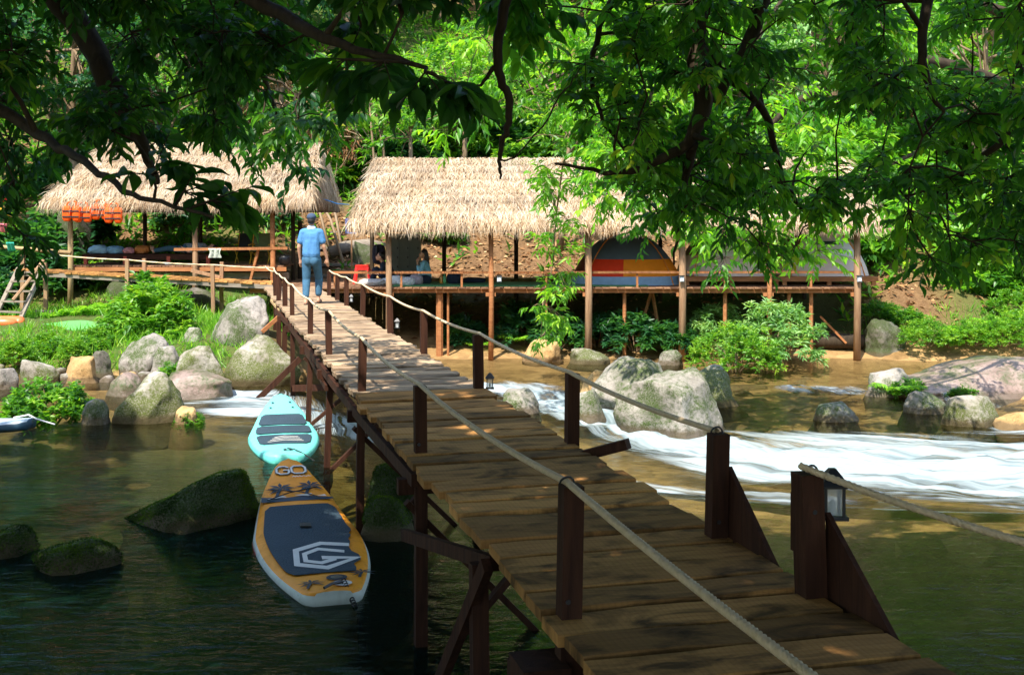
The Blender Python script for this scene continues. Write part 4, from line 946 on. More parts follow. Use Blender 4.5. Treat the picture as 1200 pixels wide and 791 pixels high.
for px, mt, lb in ((517, plain('amber_drink', (.6, .25, .04), .2), 'orange drink bottle'), (521, plain('green_label', (.1, .4, .15), .3), 'green labelled drink bottle'), (466, plain('red_box', (.5, .08, .04), .4), 'small red food tin')):
    tag(MB().lathe((hx(px, 29.9), 29.9, DECK + .02), [(.04, 0), (.042, .02), (.042, .16), (.016, .2), (.016, .25)], 12).build('bottle' if px > 500 else 'food_tin', mt, None, True), lb + ' standing near the woman in blue', 'bottle' if px > 500 else 'tin')
# solar lamps on hut posts
for px, lb in ((585, 'small square lamp on the orange hut post'), (799, 'small square lamp on the hut post by the orange tent'), (1007, 'small square lamp on the hut post at the right end')):
    t_ = thing('post_lamp', lb, 'lamp', P(px, 330, FY - .25)); c = P(px, 327, FY - .24)
    MB().box(c, (.10, .06, .13)).build('case', plain('lamp_grey', (.4, .45, .5), .4) if px == 585 else bpy.data.materials['lamp_grey'], t_); MB().box(c + (0, -.037, -.015), (.07, .012, .06)).build('lens', M['white_metal'], t_); MB().box(c + (0, -.01, .075), (.13, .09, .02)).build('cap', M['black'], t_)

# ------------------------------------------------------------------ tents
def tent(c, a, b, h, panel, label, lift=0.0, ribs='timber', rz=0.0, window=None):
    t = thing('dome_tent', label, 'tent', c); c = np.asarray(c, float) + (0, 0, lift)
    A, Rr = 48, 12; cz, sz = math.cos(rz), math.sin(rz)
    def pt(ph, r, off=0.0):
        cx, sy = math.cos(ph), math.sin(ph); k = (abs(cx) ** 2.5 + abs(sy) ** 2.5) ** (-1 / 2.5)
        x_, y_ = cx * k * r, sy * k * r; z = h * (1 - r ** 2.1) ** .8
        s_ = 1 + off; x_, y_ = x_ * a * s_, y_ * b * s_
        return c + np.array([x_ * cz - y_ * sz, x_ * sz + y_ * cz, z * (1 + off)])
    groups = {}
    for i in range(A):
        for j in range(Rr):
            ph = 2 * math.pi * (i + .5) / A; r = ((j + .5) / Rr) ** .6
            key = panel(ph, h * (1 - r ** 2.1) ** .8 / h)
            mb = groups.setdefault(key, MB())
            p0, p1 = 2 * math.pi * i / A, 2 * math.pi * (i + 1) / A; r0, r1 = (j / Rr) ** .6, ((j + 1) / Rr) ** .6
            mb.add([pt(p0, r0), pt(p0, r1), pt(p1, r1), pt(p1, r0)], [(0, 1, 2, 3)])
    for key, mb in groups.items():
        o = mb.build('panel', TM[key], t, True); bm = bmesh.new(); bm.from_mesh(o.data); bmesh.ops.remove_doubles(bm, verts=bm.verts, dist=.001); bm.to_mesh(o.data); bm.free()
    for q in (45, 135, 225, 315):
        MB().tube([pt(R(q), r, .012) for r in np.linspace(0, 1, 12)], .014, 6).build('pole', M[ribs] if ribs in M else TM[ribs], t)
    if window:
        for k, (w0, w1, r0, r1, key) in enumerate(window):
            mb = MB(); n = 8
            for i in range(n):
                q0, q1 = R(w0 + (w1 - w0) * i / n), R(w0 + (w1 - w0) * (i + 1) / n)
                mb.add([pt(q0, r1, .012), pt(q1, r1, .012), pt(q1, r0, .012), pt(q0, r0, .012)], [(0, 1, 2, 3)])
            mb.build('window' if k == 0 else 'window_frame', TM[key], t, True)
    return t
TM = {'red': fabric('tent_red', (.75, .045, .01), .6, .2, 5), 'orange': fabric('tent_orange', (.85, .24, .01), .6, .2, 5), 'grey': fabric('tent_slate', (.10, .135, .17), .6, .2, 5), 'blue': fabric('tent_pale_blue', (.24, .36, .5), .6), 'maroon': fabric('tent_maroon', (.16, .03, .02), .6),
      'sand': fabric('tent_sand', (.68, .54, .46), .65, .12, 5), 'cream': fabric('tent_cream', (.74, .76, .70), .65, .12, 5), 'brown': fabric('tent_brown', (.25, .16, .11), .65), 'mesh': plain('tent_window_mesh', (.03, .08, .075), .3), 'rib': plain('tent_pole_orange', (.75, .25, .03), .5)}
def p1(ph, z):
    d_ = math.degrees(ph) % 360
    if z < .14: return 'blue'
    if z < .52 and 180 < d_ < 262: return 'red' if d_ > 222 else 'maroon'
    if z < .52 and 262 <= d_ < 345: return 'orange'
    return 'grey'
tent((hx(733, 30.6), 30.5, DECK), 1.42, 1.25, 1.32, p1, 'orange, red and slate-blue dome tent behind the platform rail', ribs='rib', window=None)
def p2(ph, z):
    d_ = math.degrees(ph) % 360
    if z < .36: return 'sand'
    return 'cream' if 225 < d_ < 318 else 'brown'
tent((hx(848, 30.7), 30.6, DECK), 1.22, 1.2, 1.28, p2, 'beige dome tent with dark window half hidden by leaves', .22, 'rib', window=[(250, 290, .42, .72, 'mesh'), (249, 291, .72, .76, 'cream')])
tent((hx(958, 30.7), 30.6, DECK), 1.2, 1.2, 1.28, p2, 'beige dome tent with clear window at the right end of the hut', .22, 'rib', window=[(252, 292, .40, .70, 'mesh'), (251, 293, .70, .74, 'cream')])
for px, lb in ((848, 'low red-orange wooden stand under the half hidden beige tent'), (958, 'low red-orange wooden stand under the beige tent at the right end')):
    t_ = thing('tent_stand', lb, 'stand', (hx(px, 30.6), 30.6, DECK)); cx = hx(px, 30.6)
    MB().box((cx, 30.6, DECK + .19), (2.4, 2.3, .05)).build('top', M['timber'], t_)
    MB().box((cx, 29.44, DECK + .14), (2.4, .03, .09)).build('apron', M['timber'], t_)
    for sx in (-1, 0, 1): MB().box((cx + sx * 1.1, 29.5, DECK + .08), (.1, .1, .16)).build('leg', M['timber'], t_)

# ------------------------------------------------------------------ people
skin = plain('skin', (.50, .27, .17), .55, .08); hair = plain('black_hair', (.012, .009, .008), .45, .3, 40)
def organic(name, segs, ells, mat, parent, vox=.012, smooth=4):
    mb = MB()
    for a, b, ra, rb_ in segs: mb.cone(np.asarray(a, float), np.asarray(b, float), ra, rb_, 12)
    for c, r in ells: mb.ell(np.asarray(c, float), r, seg=16, ring=12)
    o = mb.build(name, mat, parent, True)
    m = o.modifiers.new('remesh', 'REMESH'); m.mode = 'VOXEL'; m.voxel_size = vox; m.use_smooth_shade = True
    s_ = o.modifiers.new('smooth', 'SMOOTH'); s_.factor = .5; s_.iterations = smooth
    return o
def hand(segs, w, d, side):                                            # palm, four fingers, thumb, hanging or reaching along d
    d = unit(d); sd = unit(np.cross(d, (0, 1, 0)) if abs(d[1]) < .8 else np.array([1.0, 0, 0])); 
    segs.append((w, w + d * .07, .026, .030))
    for k, L in enumerate((.065, .078, .072, .055)):
        o = w + d * .08 + sd * (.026 - .0175 * k); k1 = o + d * L * .55 + np.array([0, .006, 0]); segs.append((o, k1, .010, .009)); segs.append((k1, k1 + d * L * .45 + np.array([0, .014, 0]), .009, .0075))
    th = w + d * .025 + sd * side * .028; segs.append((th, th + d * .035 + sd * side * .022, .012, .010)); segs.append((th + d * .035 + sd * side * .022, th + d * .06 + sd * side * .026, .010, .008))
# the man walking away over the bridge
fx = B(s_of(22.9, 0), -.02); mx, my = fx[0], fx[1]
man = thing('person', 'man in blue polo shirt, rolled jeans and dark cap walking away along the bridge', 'person', (mx, my, DECK))
def mp(x, y, z): return np.array([mx + x, my + y, DECK + z])
footL, footR = mp(-.09, -.08, .03), mp(.10, .30, .05)
hipL, hipR = mp(-.09, 0, .86), mp(.09, 0.02, .86); knL, knR = mp(-.10, .03, .46), mp(.11, .22, .48); anL, anR = mp(-.09, -.10, .09), mp(.10, .22, .11)
shL, shR = mp(-.165, .02, 1.38), mp(.165, .02, 1.38); elL, elR = mp(-.235, .0, 1.10), mp(.235, .03, 1.11); wrL, wrR = mp(-.225, .07, .86), mp(.285, .10, .87)
S = []
S += [(mp(0, 0, .88), mp(0, .0, 1.15), .10, .10), (mp(0, 0, 1.15), mp(0, .01, 1.34), .10, .10), (mp(-.12, .01, 1.36), mp(.12, .01, 1.36), .07, .07), (mp(0, .02, 1.40), mp(0, .03, 1.53), .056, .052)]
S += [(hipL, knL, .085, .058), (hipR, knR, .085, .058), (knL, anL, .055, .034), (knR, anR, .055, .034)]
S += [(shL, elL, .052, .041), (shR, elR, .052, .041), (elL, wrL, .042, .027), (elR, wrR, .042, .027)]
for an, fo in ((anL, footL), (anR, footR)):
    toe = fo + np.array([0, .13, -.0]); S += [(an, an + np.array([0, -.02, -.05]), .034, .032), (an + np.array([0, -.02, -.055]), toe, .032, .026)]
hand(S, wrL, np.array([.05, .12, -1.0]), 1); hand(S, wrR, np.array([.08, .15, -1.0]), -1)
E = [(mp(0, .03, 1.625), (.075, .095, .11)), (mp(0, .10, 1.60), (.05, .05, .07)), (mp(0, .135, 1.615), (.014, .02, .02)), (mp(-.078, .025, 1.615), (.012, .022, .032)), (mp(.078, .025, 1.615), (.012, .022, .032))]
organic('body', S, E, skin, man, .0095, 3)
jeans = fabric('blue_jeans', (.05, .13, .215), .85, .45, 9)
S = [(mp(-.05, 0, .90), mp(.05, 0, .90), .112, .112), (mp(-.04, 0, .98), mp(.04, 0, .98), .105, .105), (hipL, knL, .098, .074), (hipR, knR, .098, .074)]
S += [(knL, knL * .25 + anL * .75 + 0, .080, .066), (knR, knR * .25 + anR * .75, .080, .066)]
organic('jeans', S, [(mp(-.06, -.04, .84), (.09, .09, .11)), (mp(.06, -.04, .84), (.09, .09, .11))], jeans, man, .012, 3)
shirt = fabric('blue_polo', (.075, .215, .43), .85, .4, 6)
S = [(mp(-.05, -.01, .97), mp(-.045, 0, 1.2), .126, .118), (mp(.05, -.01, .97), mp(.045, 0, 1.2), .126, .118), (mp(0, 0, .97), mp(0, 0, 1.3), .122, .122), (mp(-.06, .01, 1.2), mp(-.075, .01, 1.33), .115, .10), (mp(.06, .01, 1.2), mp(.075, .01, 1.33), .115, .10), (mp(-.14, .01, 1.385), mp(.14, .01, 1.385), .075, .075), (mp(0, .02, 1.40), mp(0, .02, 1.455), .085, .066),
     (shL, shL * .38 + elL * .62, .07, .07), (shR, shR * .38 + elR * .62, .07, .07)]
organic('polo_shirt', S, [], shirt, man, .012, 4)
organic('collar', [(mp(-.03, .01, 1.455), mp(.03, .01, 1.455), .062, .062)], [], fabric('pale_collar', (.45, .6, .72)), man, .01, 2)
organic('hair', [], [(mp(0, .005, 1.635), (.083, .09, .085)), (mp(0, -.02, 1.60), (.074, .07, .07))], hair, man, .01, 2)
capm = fabric('navy_cap', (.045, .07, .12), .8)
organic('cap', [], [(mp(0, .015, 1.675), (.092, .108, .078)), (mp(0, .14, 1.665), (.07, .06, .014))], capm, man, .01, 2)
for an, fo in ((anL, footL), (anR, footR)):
    MB().ell(fo + np.array([0, .04, -.022]), (.052, .14, .014), seg=14, ring=6).build('sandal', M['black'], man, True)
    MB().tube([fo + np.array([-.042, .08, -.01]), fo + np.array([0, .08, .036]), fo + np.array([.042, .08, -.01])], .009, 6).build('strap', M['black'], man, True)
def head(name_parent, c, look, hairlen, E=None):
    l = unit(np.array([look[0], look[1], 0.0])); sd = np.array([-l[1], l[0], 0])
    return [(c, (.078, .085, .11)), (c + l * .06 + (0, 0, -.03), (.05, .05, .07)), (c + l * .10 + (0, 0, -.005), (.016, .016, .022)), (c + l * .085 + (0, 0, -.05), (.022, .022, .012)), (c + sd * .078, (.014, .018, .03)), (c - sd * .078, (.014, .018, .03))]
def face(t, c, look):
    l = unit(np.array([look[0], look[1], 0.0])); sd = np.array([-l[1], l[0], 0])
    for s_ in (-1, 1): MB().ell(c + l * .082 + sd * s_ * .032 + (0, 0, .012), (.012, .012, .007)).build('eye', M['black'], t, True)
# woman in blue sitting cross-legged, drinking, turned to the left
wc = np.array([hx(499, 29.9), 29.9, DECK]); wo = thing('person', 'woman in pale blue shirt with long dark hair sitting on the mat', 'person', wc)
def wp(x, y, z): return wc + (x, y, z)
S = [(wp(0, 0, .13), wp(.0, 0, .35), .13, .115), (wp(0, 0, .35), wp(-.03, 0, .50), .115, .10), (wp(-.03, -.10, .54), wp(-.03, .10, .54), .065, .065), (wp(-.03, 0, .56), wp(-.04, 0, .66), .045, .042),
     (wp(0, -.1, .11), wp(-.42, -.24, .16), .085, .06), (wp(0, .1, .11), wp(-.42, .24, .16), .085, .06), (wp(-.42, -.24, .15), wp(-.18, .06, .07), .058, .04), (wp(-.42, .24, .15), wp(-.2, -.06, .07), .058, .04), (wp(-.18, .06, .06), wp(-.08, .16, .05), .034, .026), (wp(-.2, -.06, .06), wp(-.1, -.18, .05), .034, .026),
     (wp(-.03, -.17, .52), wp(-.14, -.22, .28), .046, .036), (wp(-.14, -.22, .28), wp(-.20, -.12, .54), .034, .024), (wp(-.03, .17, .52), wp(-.08, .26, .26), .046, .036), (wp(-.08, .26, .26), wp(-.3, .2, .2), .034, .024)]
hand(S, wp(-.20, -.12, .55), np.array([.25, .45, .8]), 1); hand(S, wp(-.3, .2, .2), np.array([-.9, -.1, -.3]), 1)
hc = wp(-.06, 0, .76); organic('body', S, head(None, hc, (-1, -.15), 0), skin, wo, .011, 3); face(wo, hc, (-1, -.15))
organic('shirt', [(wp(0, 0, .16), wp(0, 0, .35), .15, .135), (wp(0, 0, .35), wp(-.03, 0, .49), .135, .12), (wp(-.03, -.13, .53), wp(-.03, .13, .53), .075, .075), (wp(-.03, -.17, .52), wp(-.14, -.22, .28), .066, .06), (wp(-.14, -.22, .28), wp(-.18, -.15, .45), .056, .048), (wp(-.03, .17, .52), wp(-.08, .26, .26), .066, .06), (wp(-.08, .26, .26), wp(-.24, .22, .21), .056, .046)], [], fabric('blue_shirt', (.2, .42, .5), .85, .3, 10), wo, .012, 4)
organic('trousers', [(wp(0, -.06, .12), wp(0, .06, .12), .15, .15), (wp(0, -.1, .11), wp(-.42, -.24, .16), .10, .08), (wp(0, .1, .11), wp(-.42, .24, .16), .10, .08), (wp(-.42, -.24, .15), wp(-.24, -.02, .09), .075, .06), (wp(-.42, .24, .15), wp(-.26, .02, .09), .075, .06)], [], navy, wo, .012, 3)
organic('hair', [(hc + (.05, 0, .0), hc + (.10, 0, -.24), .075, .06)], [(hc + (.025, 0, .03), (.09, .092, .10))], hair, wo, .011, 3)
# person in black by the post, turned to the left
pc = np.array([hx(452, 30.0), 30.0, DECK]); po = thing('person', 'person in black top with tied hair sitting next to the hut pole', 'person', pc)
def pp(x, y, z): return pc + (x, y, z)
S = [(pp(.1, 0, .13), pp(.06, 0, .35), .13, .115), (pp(.06, 0, .35), pp(-.04, 0, .46), .115, .10), (pp(-.05, -.10, .48), pp(-.05, .10, .48), .065, .065), (pp(-.06, 0, .5), pp(-.1, 0, .59), .045, .042),
     (pp(.1, -.1, .11), pp(-.25, -.15, .36), .08, .06), (pp(.1, .1, .11), pp(-.25, .15, .36), .08, .06), (pp(-.25, -.15, .36), pp(-.35, -.13, .05), .056, .036), (pp(-.25, .15, .36), pp(-.35, .13, .05), .056, .036), (pp(-.34, -.13, .045), pp(-.5, -.13, .03), .036, .026), (pp(-.34, .13, .045), pp(-.5, .13, .03), .036, .026),
     (pp(-.05, -.16, .46), pp(-.1, -.25, .24), .046, .036), (pp(-.1, -.25, .24), pp(-.3, -.2, .3), .034, .024), (pp(-.05, .16, .46), pp(-.1, .25, .24), .046, .036), (pp(-.1, .25, .24), pp(-.3, .2, .3), .034, .024)]
hand(S, pp(-.3, -.2, .3), np.array([-.9, .1, -.1]), 1); hand(S, pp(-.3, .2, .3), np.array([-.9, -.1, -.1]), 1)
hc = pp(-.14, 0, .69); organic('body', S, head(None, hc, (-1, -.35), 0), skin, po, .011, 3); face(po, hc, (-1, -.35))
organic('top', [(pp(.1, 0, .15), pp(.06, 0, .35), .15, .135), (pp(.06, 0, .35), pp(-.04, 0, .46), .135, .115), (pp(-.05, -.13, .47), pp(-.05, .13, .47), .075, .075), (pp(-.05, -.16, .46), pp(-.1, -.25, .24), .066, .058), (pp(-.05, .16, .46), pp(-.1, .25, .24), .066, .058)], [], navy, po, .012, 4)
organic('trousers', [(pp(.1, -.06, .12), pp(.1, .06, .12), .15, .15), (pp(.1, -.1, .11), pp(-.25, -.15, .36), .10, .08), (pp(.1, .1, .11), pp(-.25, .15, .36), .10, .08), (pp(-.25, -.15, .36), pp(-.33, -.13, .12), .078, .062), (pp(-.25, .15, .36), pp(-.33, .13, .12), .078, .062)], [], navy, po, .012, 3)
organic('hair', [(hc + (.09, 0, .02), hc + (.13, 0, -.06), .04, .03)], [(hc + (.03, 0, .03), (.088, .092, .10))], hair, po, .011, 3)
# the sleeper on the bench
lc = np.array([hx(177, 31.4), 31.4, bz]); lo = thing('person', 'person in dark jeans lying on the bench with bare feet pointing left', 'person', lc)
def lp(x, y, z): return lc + (x, y, z)
S = [(lp(.95, 0, .12), lp(1.35, 0, .13), .12, .13), (lp(1.36, -.12, .13), lp(1.36, .12, .13), .08, .08), (lp(1.4, 0, .14), lp(1.5, 0, .15), .05, .05), (lp(.9, -.08, .10), lp(.48, -.09, .14), .085, .06), (lp(.9, .08, .10), lp(.48, .09, .12), .085, .06), (lp(.48, -.09, .14), lp(.1, -.07, .06), .056, .036), (lp(.48, .09, .12), lp(.1, .07, .06), .056, .036),
     (lp(.08, -.07, .05), lp(.02, -.08, .19), .036, .026), (lp(.08, .07, .05), lp(.03, .08, .18), .036, .026), (lp(1.33, -.2, .1), lp(1.05, -.24, .06), .045, .036), (lp(1.05, -.24, .06), lp(.85, -.14, .18), .034, .024), (lp(1.33, .2, .1), lp(1.05, .24, .06), .045, .036), (lp(1.05, .24, .06), lp(.85, .14, .18), .034, .024)]
hand(S, lp(.85, -.14, .18), np.array([-.8, .4, 0]), 1); hand(S, lp(.85, .14, .18), np.array([-.8, -.4, 0]), 1)
for sy, z0 in ((-.08, .19), (.08, .18)):
    for k in range(5): S.append((lp(.025, sy - .03 + k * .014, z0), lp(.012, sy - .03 + k * .014, z0 + .03), .010, .007))
organic('body', S, [(lp(1.62, 0, .16), (.11, .078, .09)), (lp(1.6, 0, .25), (.02, .014, .016))], skin, lo, .011, 3)
organic('jeans', [(lp(.92, -.05, .13), lp(.92, .05, .13), .125, .125), (lp(.9, -.08, .12), lp(.48, -.09, .14), .10, .08), (lp(.9, .08, .12), lp(.48, .09, .13), .10, .08), (lp(.48, -.09, .14), lp(.15, -.07, .085), .075, .062), (lp(.48, .09, .13), lp(.15, .07, .085), .075, .062)], [], fabric('dark_jeans', (.04, .09, .13), .85), lo, .012, 3)
organic('shirt', [(lp(.95, 0, .14), lp(1.35, 0, .15), .145, .145), (lp(1.35, -.14, .14), lp(1.35, .14, .14), .09, .09), (lp(1.33, -.2, .11), lp(1.12, -.24, .09), .066, .06), (lp(1.33, .2, .11), lp(1.12, .24, .09), .066, .06)], [], fabric('grey_shirt', (.2, .22, .22)), lo, .012, 3)
organic('hair', [], [(lp(1.67, 0, .15), (.09, .085, .09))], hair, lo, .011, 2)

# ------------------------------------------------------------------ paddleboards
def fill(name, loops, zf, place, mat, parent, sub=0):
    """flat print: 2-D outlines filled and laid on the deck"""
    bm = bmesh.new()
    for lp_ in loops:
        vs = [bm.verts.new((a, b, 0)) for a, b in lp_]; bm.faces.new(vs)
    bmesh.ops.triangulate(bm, faces=bm.faces[:])
    if sub:
        for _ in range(sub):
            le = [e for e in bm.edges if e.calc_length() > .07]
            if le: bmesh.ops.subdivide_edges(bm, edges=le, cuts=1); bmesh.ops.triangulate(bm, faces=bm.faces[:])
    V = [place(v.co.x, v.co.y, zf) for v in bm.verts]; bm.verts.index_update(); F = [[v.index for v in f.verts] for f in bm.faces]; bm.free()
    o = mk(name, V, F, mat, parent); 
    bm = bmesh.new(); bm.from_mesh(o.data); bmesh.ops.recalc_face_normals(bm, faces=bm.faces); bm.to_mesh(o.data); bm.free(); return o
def stroke(pts, w):
    """thick polyline as quads"""
    pts = np.array(pts, float); out = []; t_ = unit(np.gradient(pts, axis=0)); n_ = []
    for i in range(len(pts)):
        a = unit(pts[i] - pts[i-1]) if i else unit(pts[1] - pts[0]); b = unit(pts[i+1] - pts[i]) if i < len(pts) - 1 else a
        m_ = unit(a + b); nn = np.array([-m_[1], m_[0]]); n_.append(nn / max(.45, float(np.dot(nn, (-a[1], a[0])))))
    for i in range(len(pts) - 1):
        out.append([pts[i] + n_[i] * w / 2, pts[i] - n_[i] * w / 2, pts[i+1] - n_[i+1] * w / 2, pts[i+1] + n_[i+1] * w / 2])
    return out
def board(tail, nose, width, label, mats, rock_n=.26, rock_t=.03, tailw=.42, th=.15, float_z=.0, tip=.44):
    tail, nose = np.asarray(tail[:2], float), np.asarray(nose[:2], float); L = np.linalg.norm(nose - tail); ax = (nose - tail) / L; sd = np.array([ax[1], -ax[0]])
    t = thing('paddleboard', label, 'paddleboard', (*((tail + nose) / 2), float_z))
    def hw(v):                                                        # v 0 = tail .. 1 = nose
        v = np.clip(v, 0, 1)
        body = np.sin(math.pi * np.clip(v * .86 + .10, 0, 1)) ** .72
        endn = np.sqrt(np.clip((1 - v) / .13, 0, 1)) * .12 + np.clip((1 - v) / .5, 0, 1) ** tip * .88
        endt = tailw + (1 - tailw) * np.clip(v / .30, 0, 1) ** .75
        cut = np.clip(v / .02, 0, 1) ** .5
        return width / 2 * np.minimum(np.minimum(body, endn), endt) * (.72 + .28 * cut)
    def rocker(v): return float_z + rock_n * np.clip((v - .45) / .55, 0, 1) ** 2.2 + rock_t * np.clip((.25 - v) / .25, 0, 1) ** 2
    def place(u, vv, z):                                              # u metres across, vv metres from tail, z above deck
        q = tail + ax * vv + sd * u; return np.array([q[0], q[1], rocker(vv / L) + th * .62 + z - .05 * (u / (width / 2)) ** 2 * .25])
    n = 60; prof = [(0, .0), (.55, -.004), (.84, -.010), (.95, -.030), (1.0, -th * .5), (.95, -th + .03), (.8, -th), (0, -th)]
    V = []; F = []; midx = []; K = len(prof) * 2 - 2
    ring_order = [(p_[0], p_[1]) for p_ in prof] + [(-p_[0], p_[1]) for p_ in prof[-2:0:-1]]
    for i in range(n + 1):
        v = i / n; v = v * v * (3 - 2 * v) * .35 + v * .65; h_ = max(float(hw(v)), .004)
        for a, z in ring_order: V.append(place(a * h_, v * L, z))
    for i in range(n):
        for k in range(K):
            F.append((i*K+k, i*K+(k+1) % K, (i+1)*K+(k+1) % K, (i+1)*K+k)); midx.append(0 if k < 3 or k >= K - 3 else 1)
    F.append(tuple(range(K))[::-1]); F.append(tuple(range(n*K, n*K+K))); midx += [1, 1]
    mk('hull', V, F, [mats['top'], mats['side']], t, True, midx)
    return t, place, hw, L
navy_p = None
t = NT('eva_pad'); v = t.coord(); g = t.n('TexVoronoi', {'Vector': t.n('Mapping', {'Vector': v, 'Scale': (1, 1, 0)}).outputs[0], 'Scale': 55.0}).outputs[0]
navy_p = t.done(t.pr(t.mix(t.noise(v, 3, 4), (.012, .030, .045), (.03, .06, .085)), .75, t.bump(g, .7, .01)))
print_w = plain('white_print', (.72, .70, .64), .5, .1); print_n = plain('navy_print', (.015, .03, .05), .5); print_r = plain('red_print', (.6, .05, .03), .5); d_ring = plain('steel', (.35, .36, .38), .3, Metallic=1.0)
def scuffed(name, col, dirt, rough):
    t = NT(name); p = t.coord(); d1 = t.noise(t.coord('Object', (3, 3, 3)), 1.0, 6, .7, 1.0); d2 = t.noise(t.coord('Object', (30, 4, 30)), 1.0, 4, .6)
    c = t.mix(t.math('MULTIPLY', t.ramp(d1, [(.48, 0.0), (.72, 1.0)]), .5), col, dirt); c = t.mix(t.math('MULTIPLY', t.ramp(d2, [(.62, 0.0), (.7, 1.0)]), .35), c, tuple(x * .45 for x in col))
    return t.done(t.pr(c, t.ramp(d1, [(.3, rough), (.7, rough + .3)]), t.bump(d2, .1, .004)))
ob_m = {'top': scuffed('board_orange', (.92, .34, .01), (.5, .19, .03), .42), 'side': scuffed('board_white_rail', (.58, .62, .56), (.25, .27, .2), .42)}
tb, nb = G(391, 706, .02), P(338, 545, 13.0)
ob, pl, hwf, L = board(tb, nb, 1.0, 'orange inflatable paddleboard with navy deck pad and hexagon logo moored in the pool', ob_m, .30, .02, .50)
# pad
def pad_outline(v0, v1, k, jag=None, n=40):
    l, r_ = [], []
    for i in range(n + 1):
        v = v0 + (v1 - v0) * i / n; e = min(1.0, math.sqrt(max(0, min(i, n - i) / 2.2))) if k < 1 else 1; w = float(hwf(v)) * k
        e = .86 + .14 * min(1, min(i, n - i) / 2)
        l.append((-w * e, v * L)); r_.append(((w - (jag(v) if jag else 0)) * e, v * L))
    return l + r_[::-1]
jag = lambda v: float(np.interp(v, [.14, .17, .20, .215, .23, .26, .29, .33, .37, .40, .43, .45, .48, .52, .6], [0, .05, .06, .0, .0, .01, .07, .09, .06, .07, .03, .045, .0, .015, 0]))
o = fill('deck_pad', [pad_outline(.135, .70, .80, jag)], .006, pl, navy_p, ob, 4)
o.modifiers.new('solid', 'SOLIDIFY').thickness = .006
hexo = [(.30, .30), (.06, .345), (-.17, .265), (-.20, .06), (.03, -.02), (.30, .10), (.02, .13)]
hexi = [(.23, .20), (.02, .26), (-.11, .20), (-.12, .10), (.0, .055), (.13, .10)]
lay = lambda pts, cx, cv, s_: [[(cx + a * s_ * 1.1, cv + (b - .16) * s_ * 2.3) for a, b in q] for q in pts]
fill('logo', lay(stroke(hexo, .05), .0, 1.02, .92) + lay(stroke(hexi, .04), .0, 1.02, .92), .016, pl, print_w, ob)
def palm_print(cx, cv, s_):
    out = stroke([(cx, cv), (cx + .02 * s_, cv + .1 * s_), (cx + .055 * s_, cv + .2 * s_)], .03 * s_)
    for k in range(7):
        a = R(-35 + k * 42); o_ = np.array([cx + .055 * s_, cv + .2 * s_]); e = np.array([math.cos(a), math.sin(a)]); nn = np.array([-e[1], e[0]])
        out.append([o_, o_ + e * .07 * s_ + nn * .022 * s_, o_ + e * .15 * s_ - np.array([0, .03 * s_]), o_ + e * .07 * s_ - nn * .015 * s_])
    return out
fill('palm_print', palm_print(-.19, .1, .8), .008, pl, print_n, ob); fill('palm_print', palm_print(.25, .32, .8), .008, pl, print_n, ob)
fill('palm_print', palm_print(-.2, 2.95, 1.1), .010, pl, print_n, ob); fill('palm_print', palm_print(.10, 2.98, 1.1), .010, pl, print_n, ob)
w1 = float(hwf(.745)) * .93
fill('print_band', [[(-w1, .735 * L), (w1, .735 * L), (w1 * .99, .748 * L), (.08, .765 * L), (-.12, .755 * L), (-w1 * .97, .77 * L)]], .008, pl, print_n, ob)
fill('print_band', [[(-.30, .752 * L), (-.14, .772 * L), (-.1, .757 * L)], [(-.02, .767 * L), (.16, .776 * L), (.12, .757 * L)], [(.2, .757 * L), (.28, .765 * L), (.3, .752 * L)]], .012, pl, print_w, ob)
for a in ((-.33, .25), (.25, -.30)):
    MB().tube([pl(a[0] * .9, .74 * L, .02), pl(a[0] * .2, .775 * L, .03), pl(a[1] * .9, .81 * L, .02)], .006, 5).build('bungee_cord', M['black'], ob)
def letter(seqs, cx, cv, s_, w): return [q for sq in seqs for q in stroke([(cx + a * s_, cv + b * s_ * 1.3) for a, b in sq], w)]
GL = [(.42, .36), (.30, .44), (.1, .44), (-.02, .32), (-.02, .1), (.1, 0), (.36, 0), (.42, .08), (.42, .22), (.22, .22)]
OL = [(.6, 0), (.92, 0), (1.02, .1), (1.02, .34), (.92, .44), (.62, .44), (.52, .34), (.52, .1), (.62, 0)]
fill('lettering', letter([GL, OL], -.145, .905 * L, .29, .036), .010, pl, print_n, ob); fill('lettering', letter([GL, OL], -.145, .905 * L, .29, .022), .014, pl, print_w, ob)
fill('lettering', letter([[(0, 0), (.04, .05), (.08, 0), (.12, .05), (.16, 0), (.2, .05), (.24, .0), (.3, .05), (.36, 0), (.42, .04), (.5, .0)]], .0, .885 * L, .4, .009), .010, pl, print_w, ob)
fill('handle', [[(-.06, 1.98), (.04, 1.96), (.045, 2.08), (-.055, 2.10)]], .022, pl, M['black'], ob).modifiers.new('solid', 'SOLIDIFY').thickness = .012
ring = lambda cx, cv, r0, r1: [[(cx + r0 * math.cos(a), cv + r0 * math.sin(a)), (cx + r1 * math.cos(a), cv + r1 * math.sin(a)), (cx + r1 * math.cos(a + .35), cv + r1 * math.sin(a + .35)), (cx + r0 * math.cos(a + .35), cv + r0 * math.sin(a + .35))] for a in np.arange(0, 6.2, .35)]
fill('valve', ring(.07, .36, .03, .085), .010, pl, print_n, ob); fill('valve', ring(.07, .36, .0, .05), .012, pl, d_ring, ob)
fill('leash_plate', ring(.09, .18, .0, .08), .010, pl, print_w, ob)
MB().tube([pl(.09, .18, .02), pl(.0, .10, .03), pl(-.07, .03, .02)], .012, 6).build('leash_loop', M['black'], ob)
co = [pl(.10, .18, .03) + (pl(.16, -.10, -.12) - pl(.10, .18, .03)) * u + np.array([.018 * math.cos(u * 75), 0, .018 * math.sin(u * 75) - .0]) for u in np.linspace(0, 1, 120)]
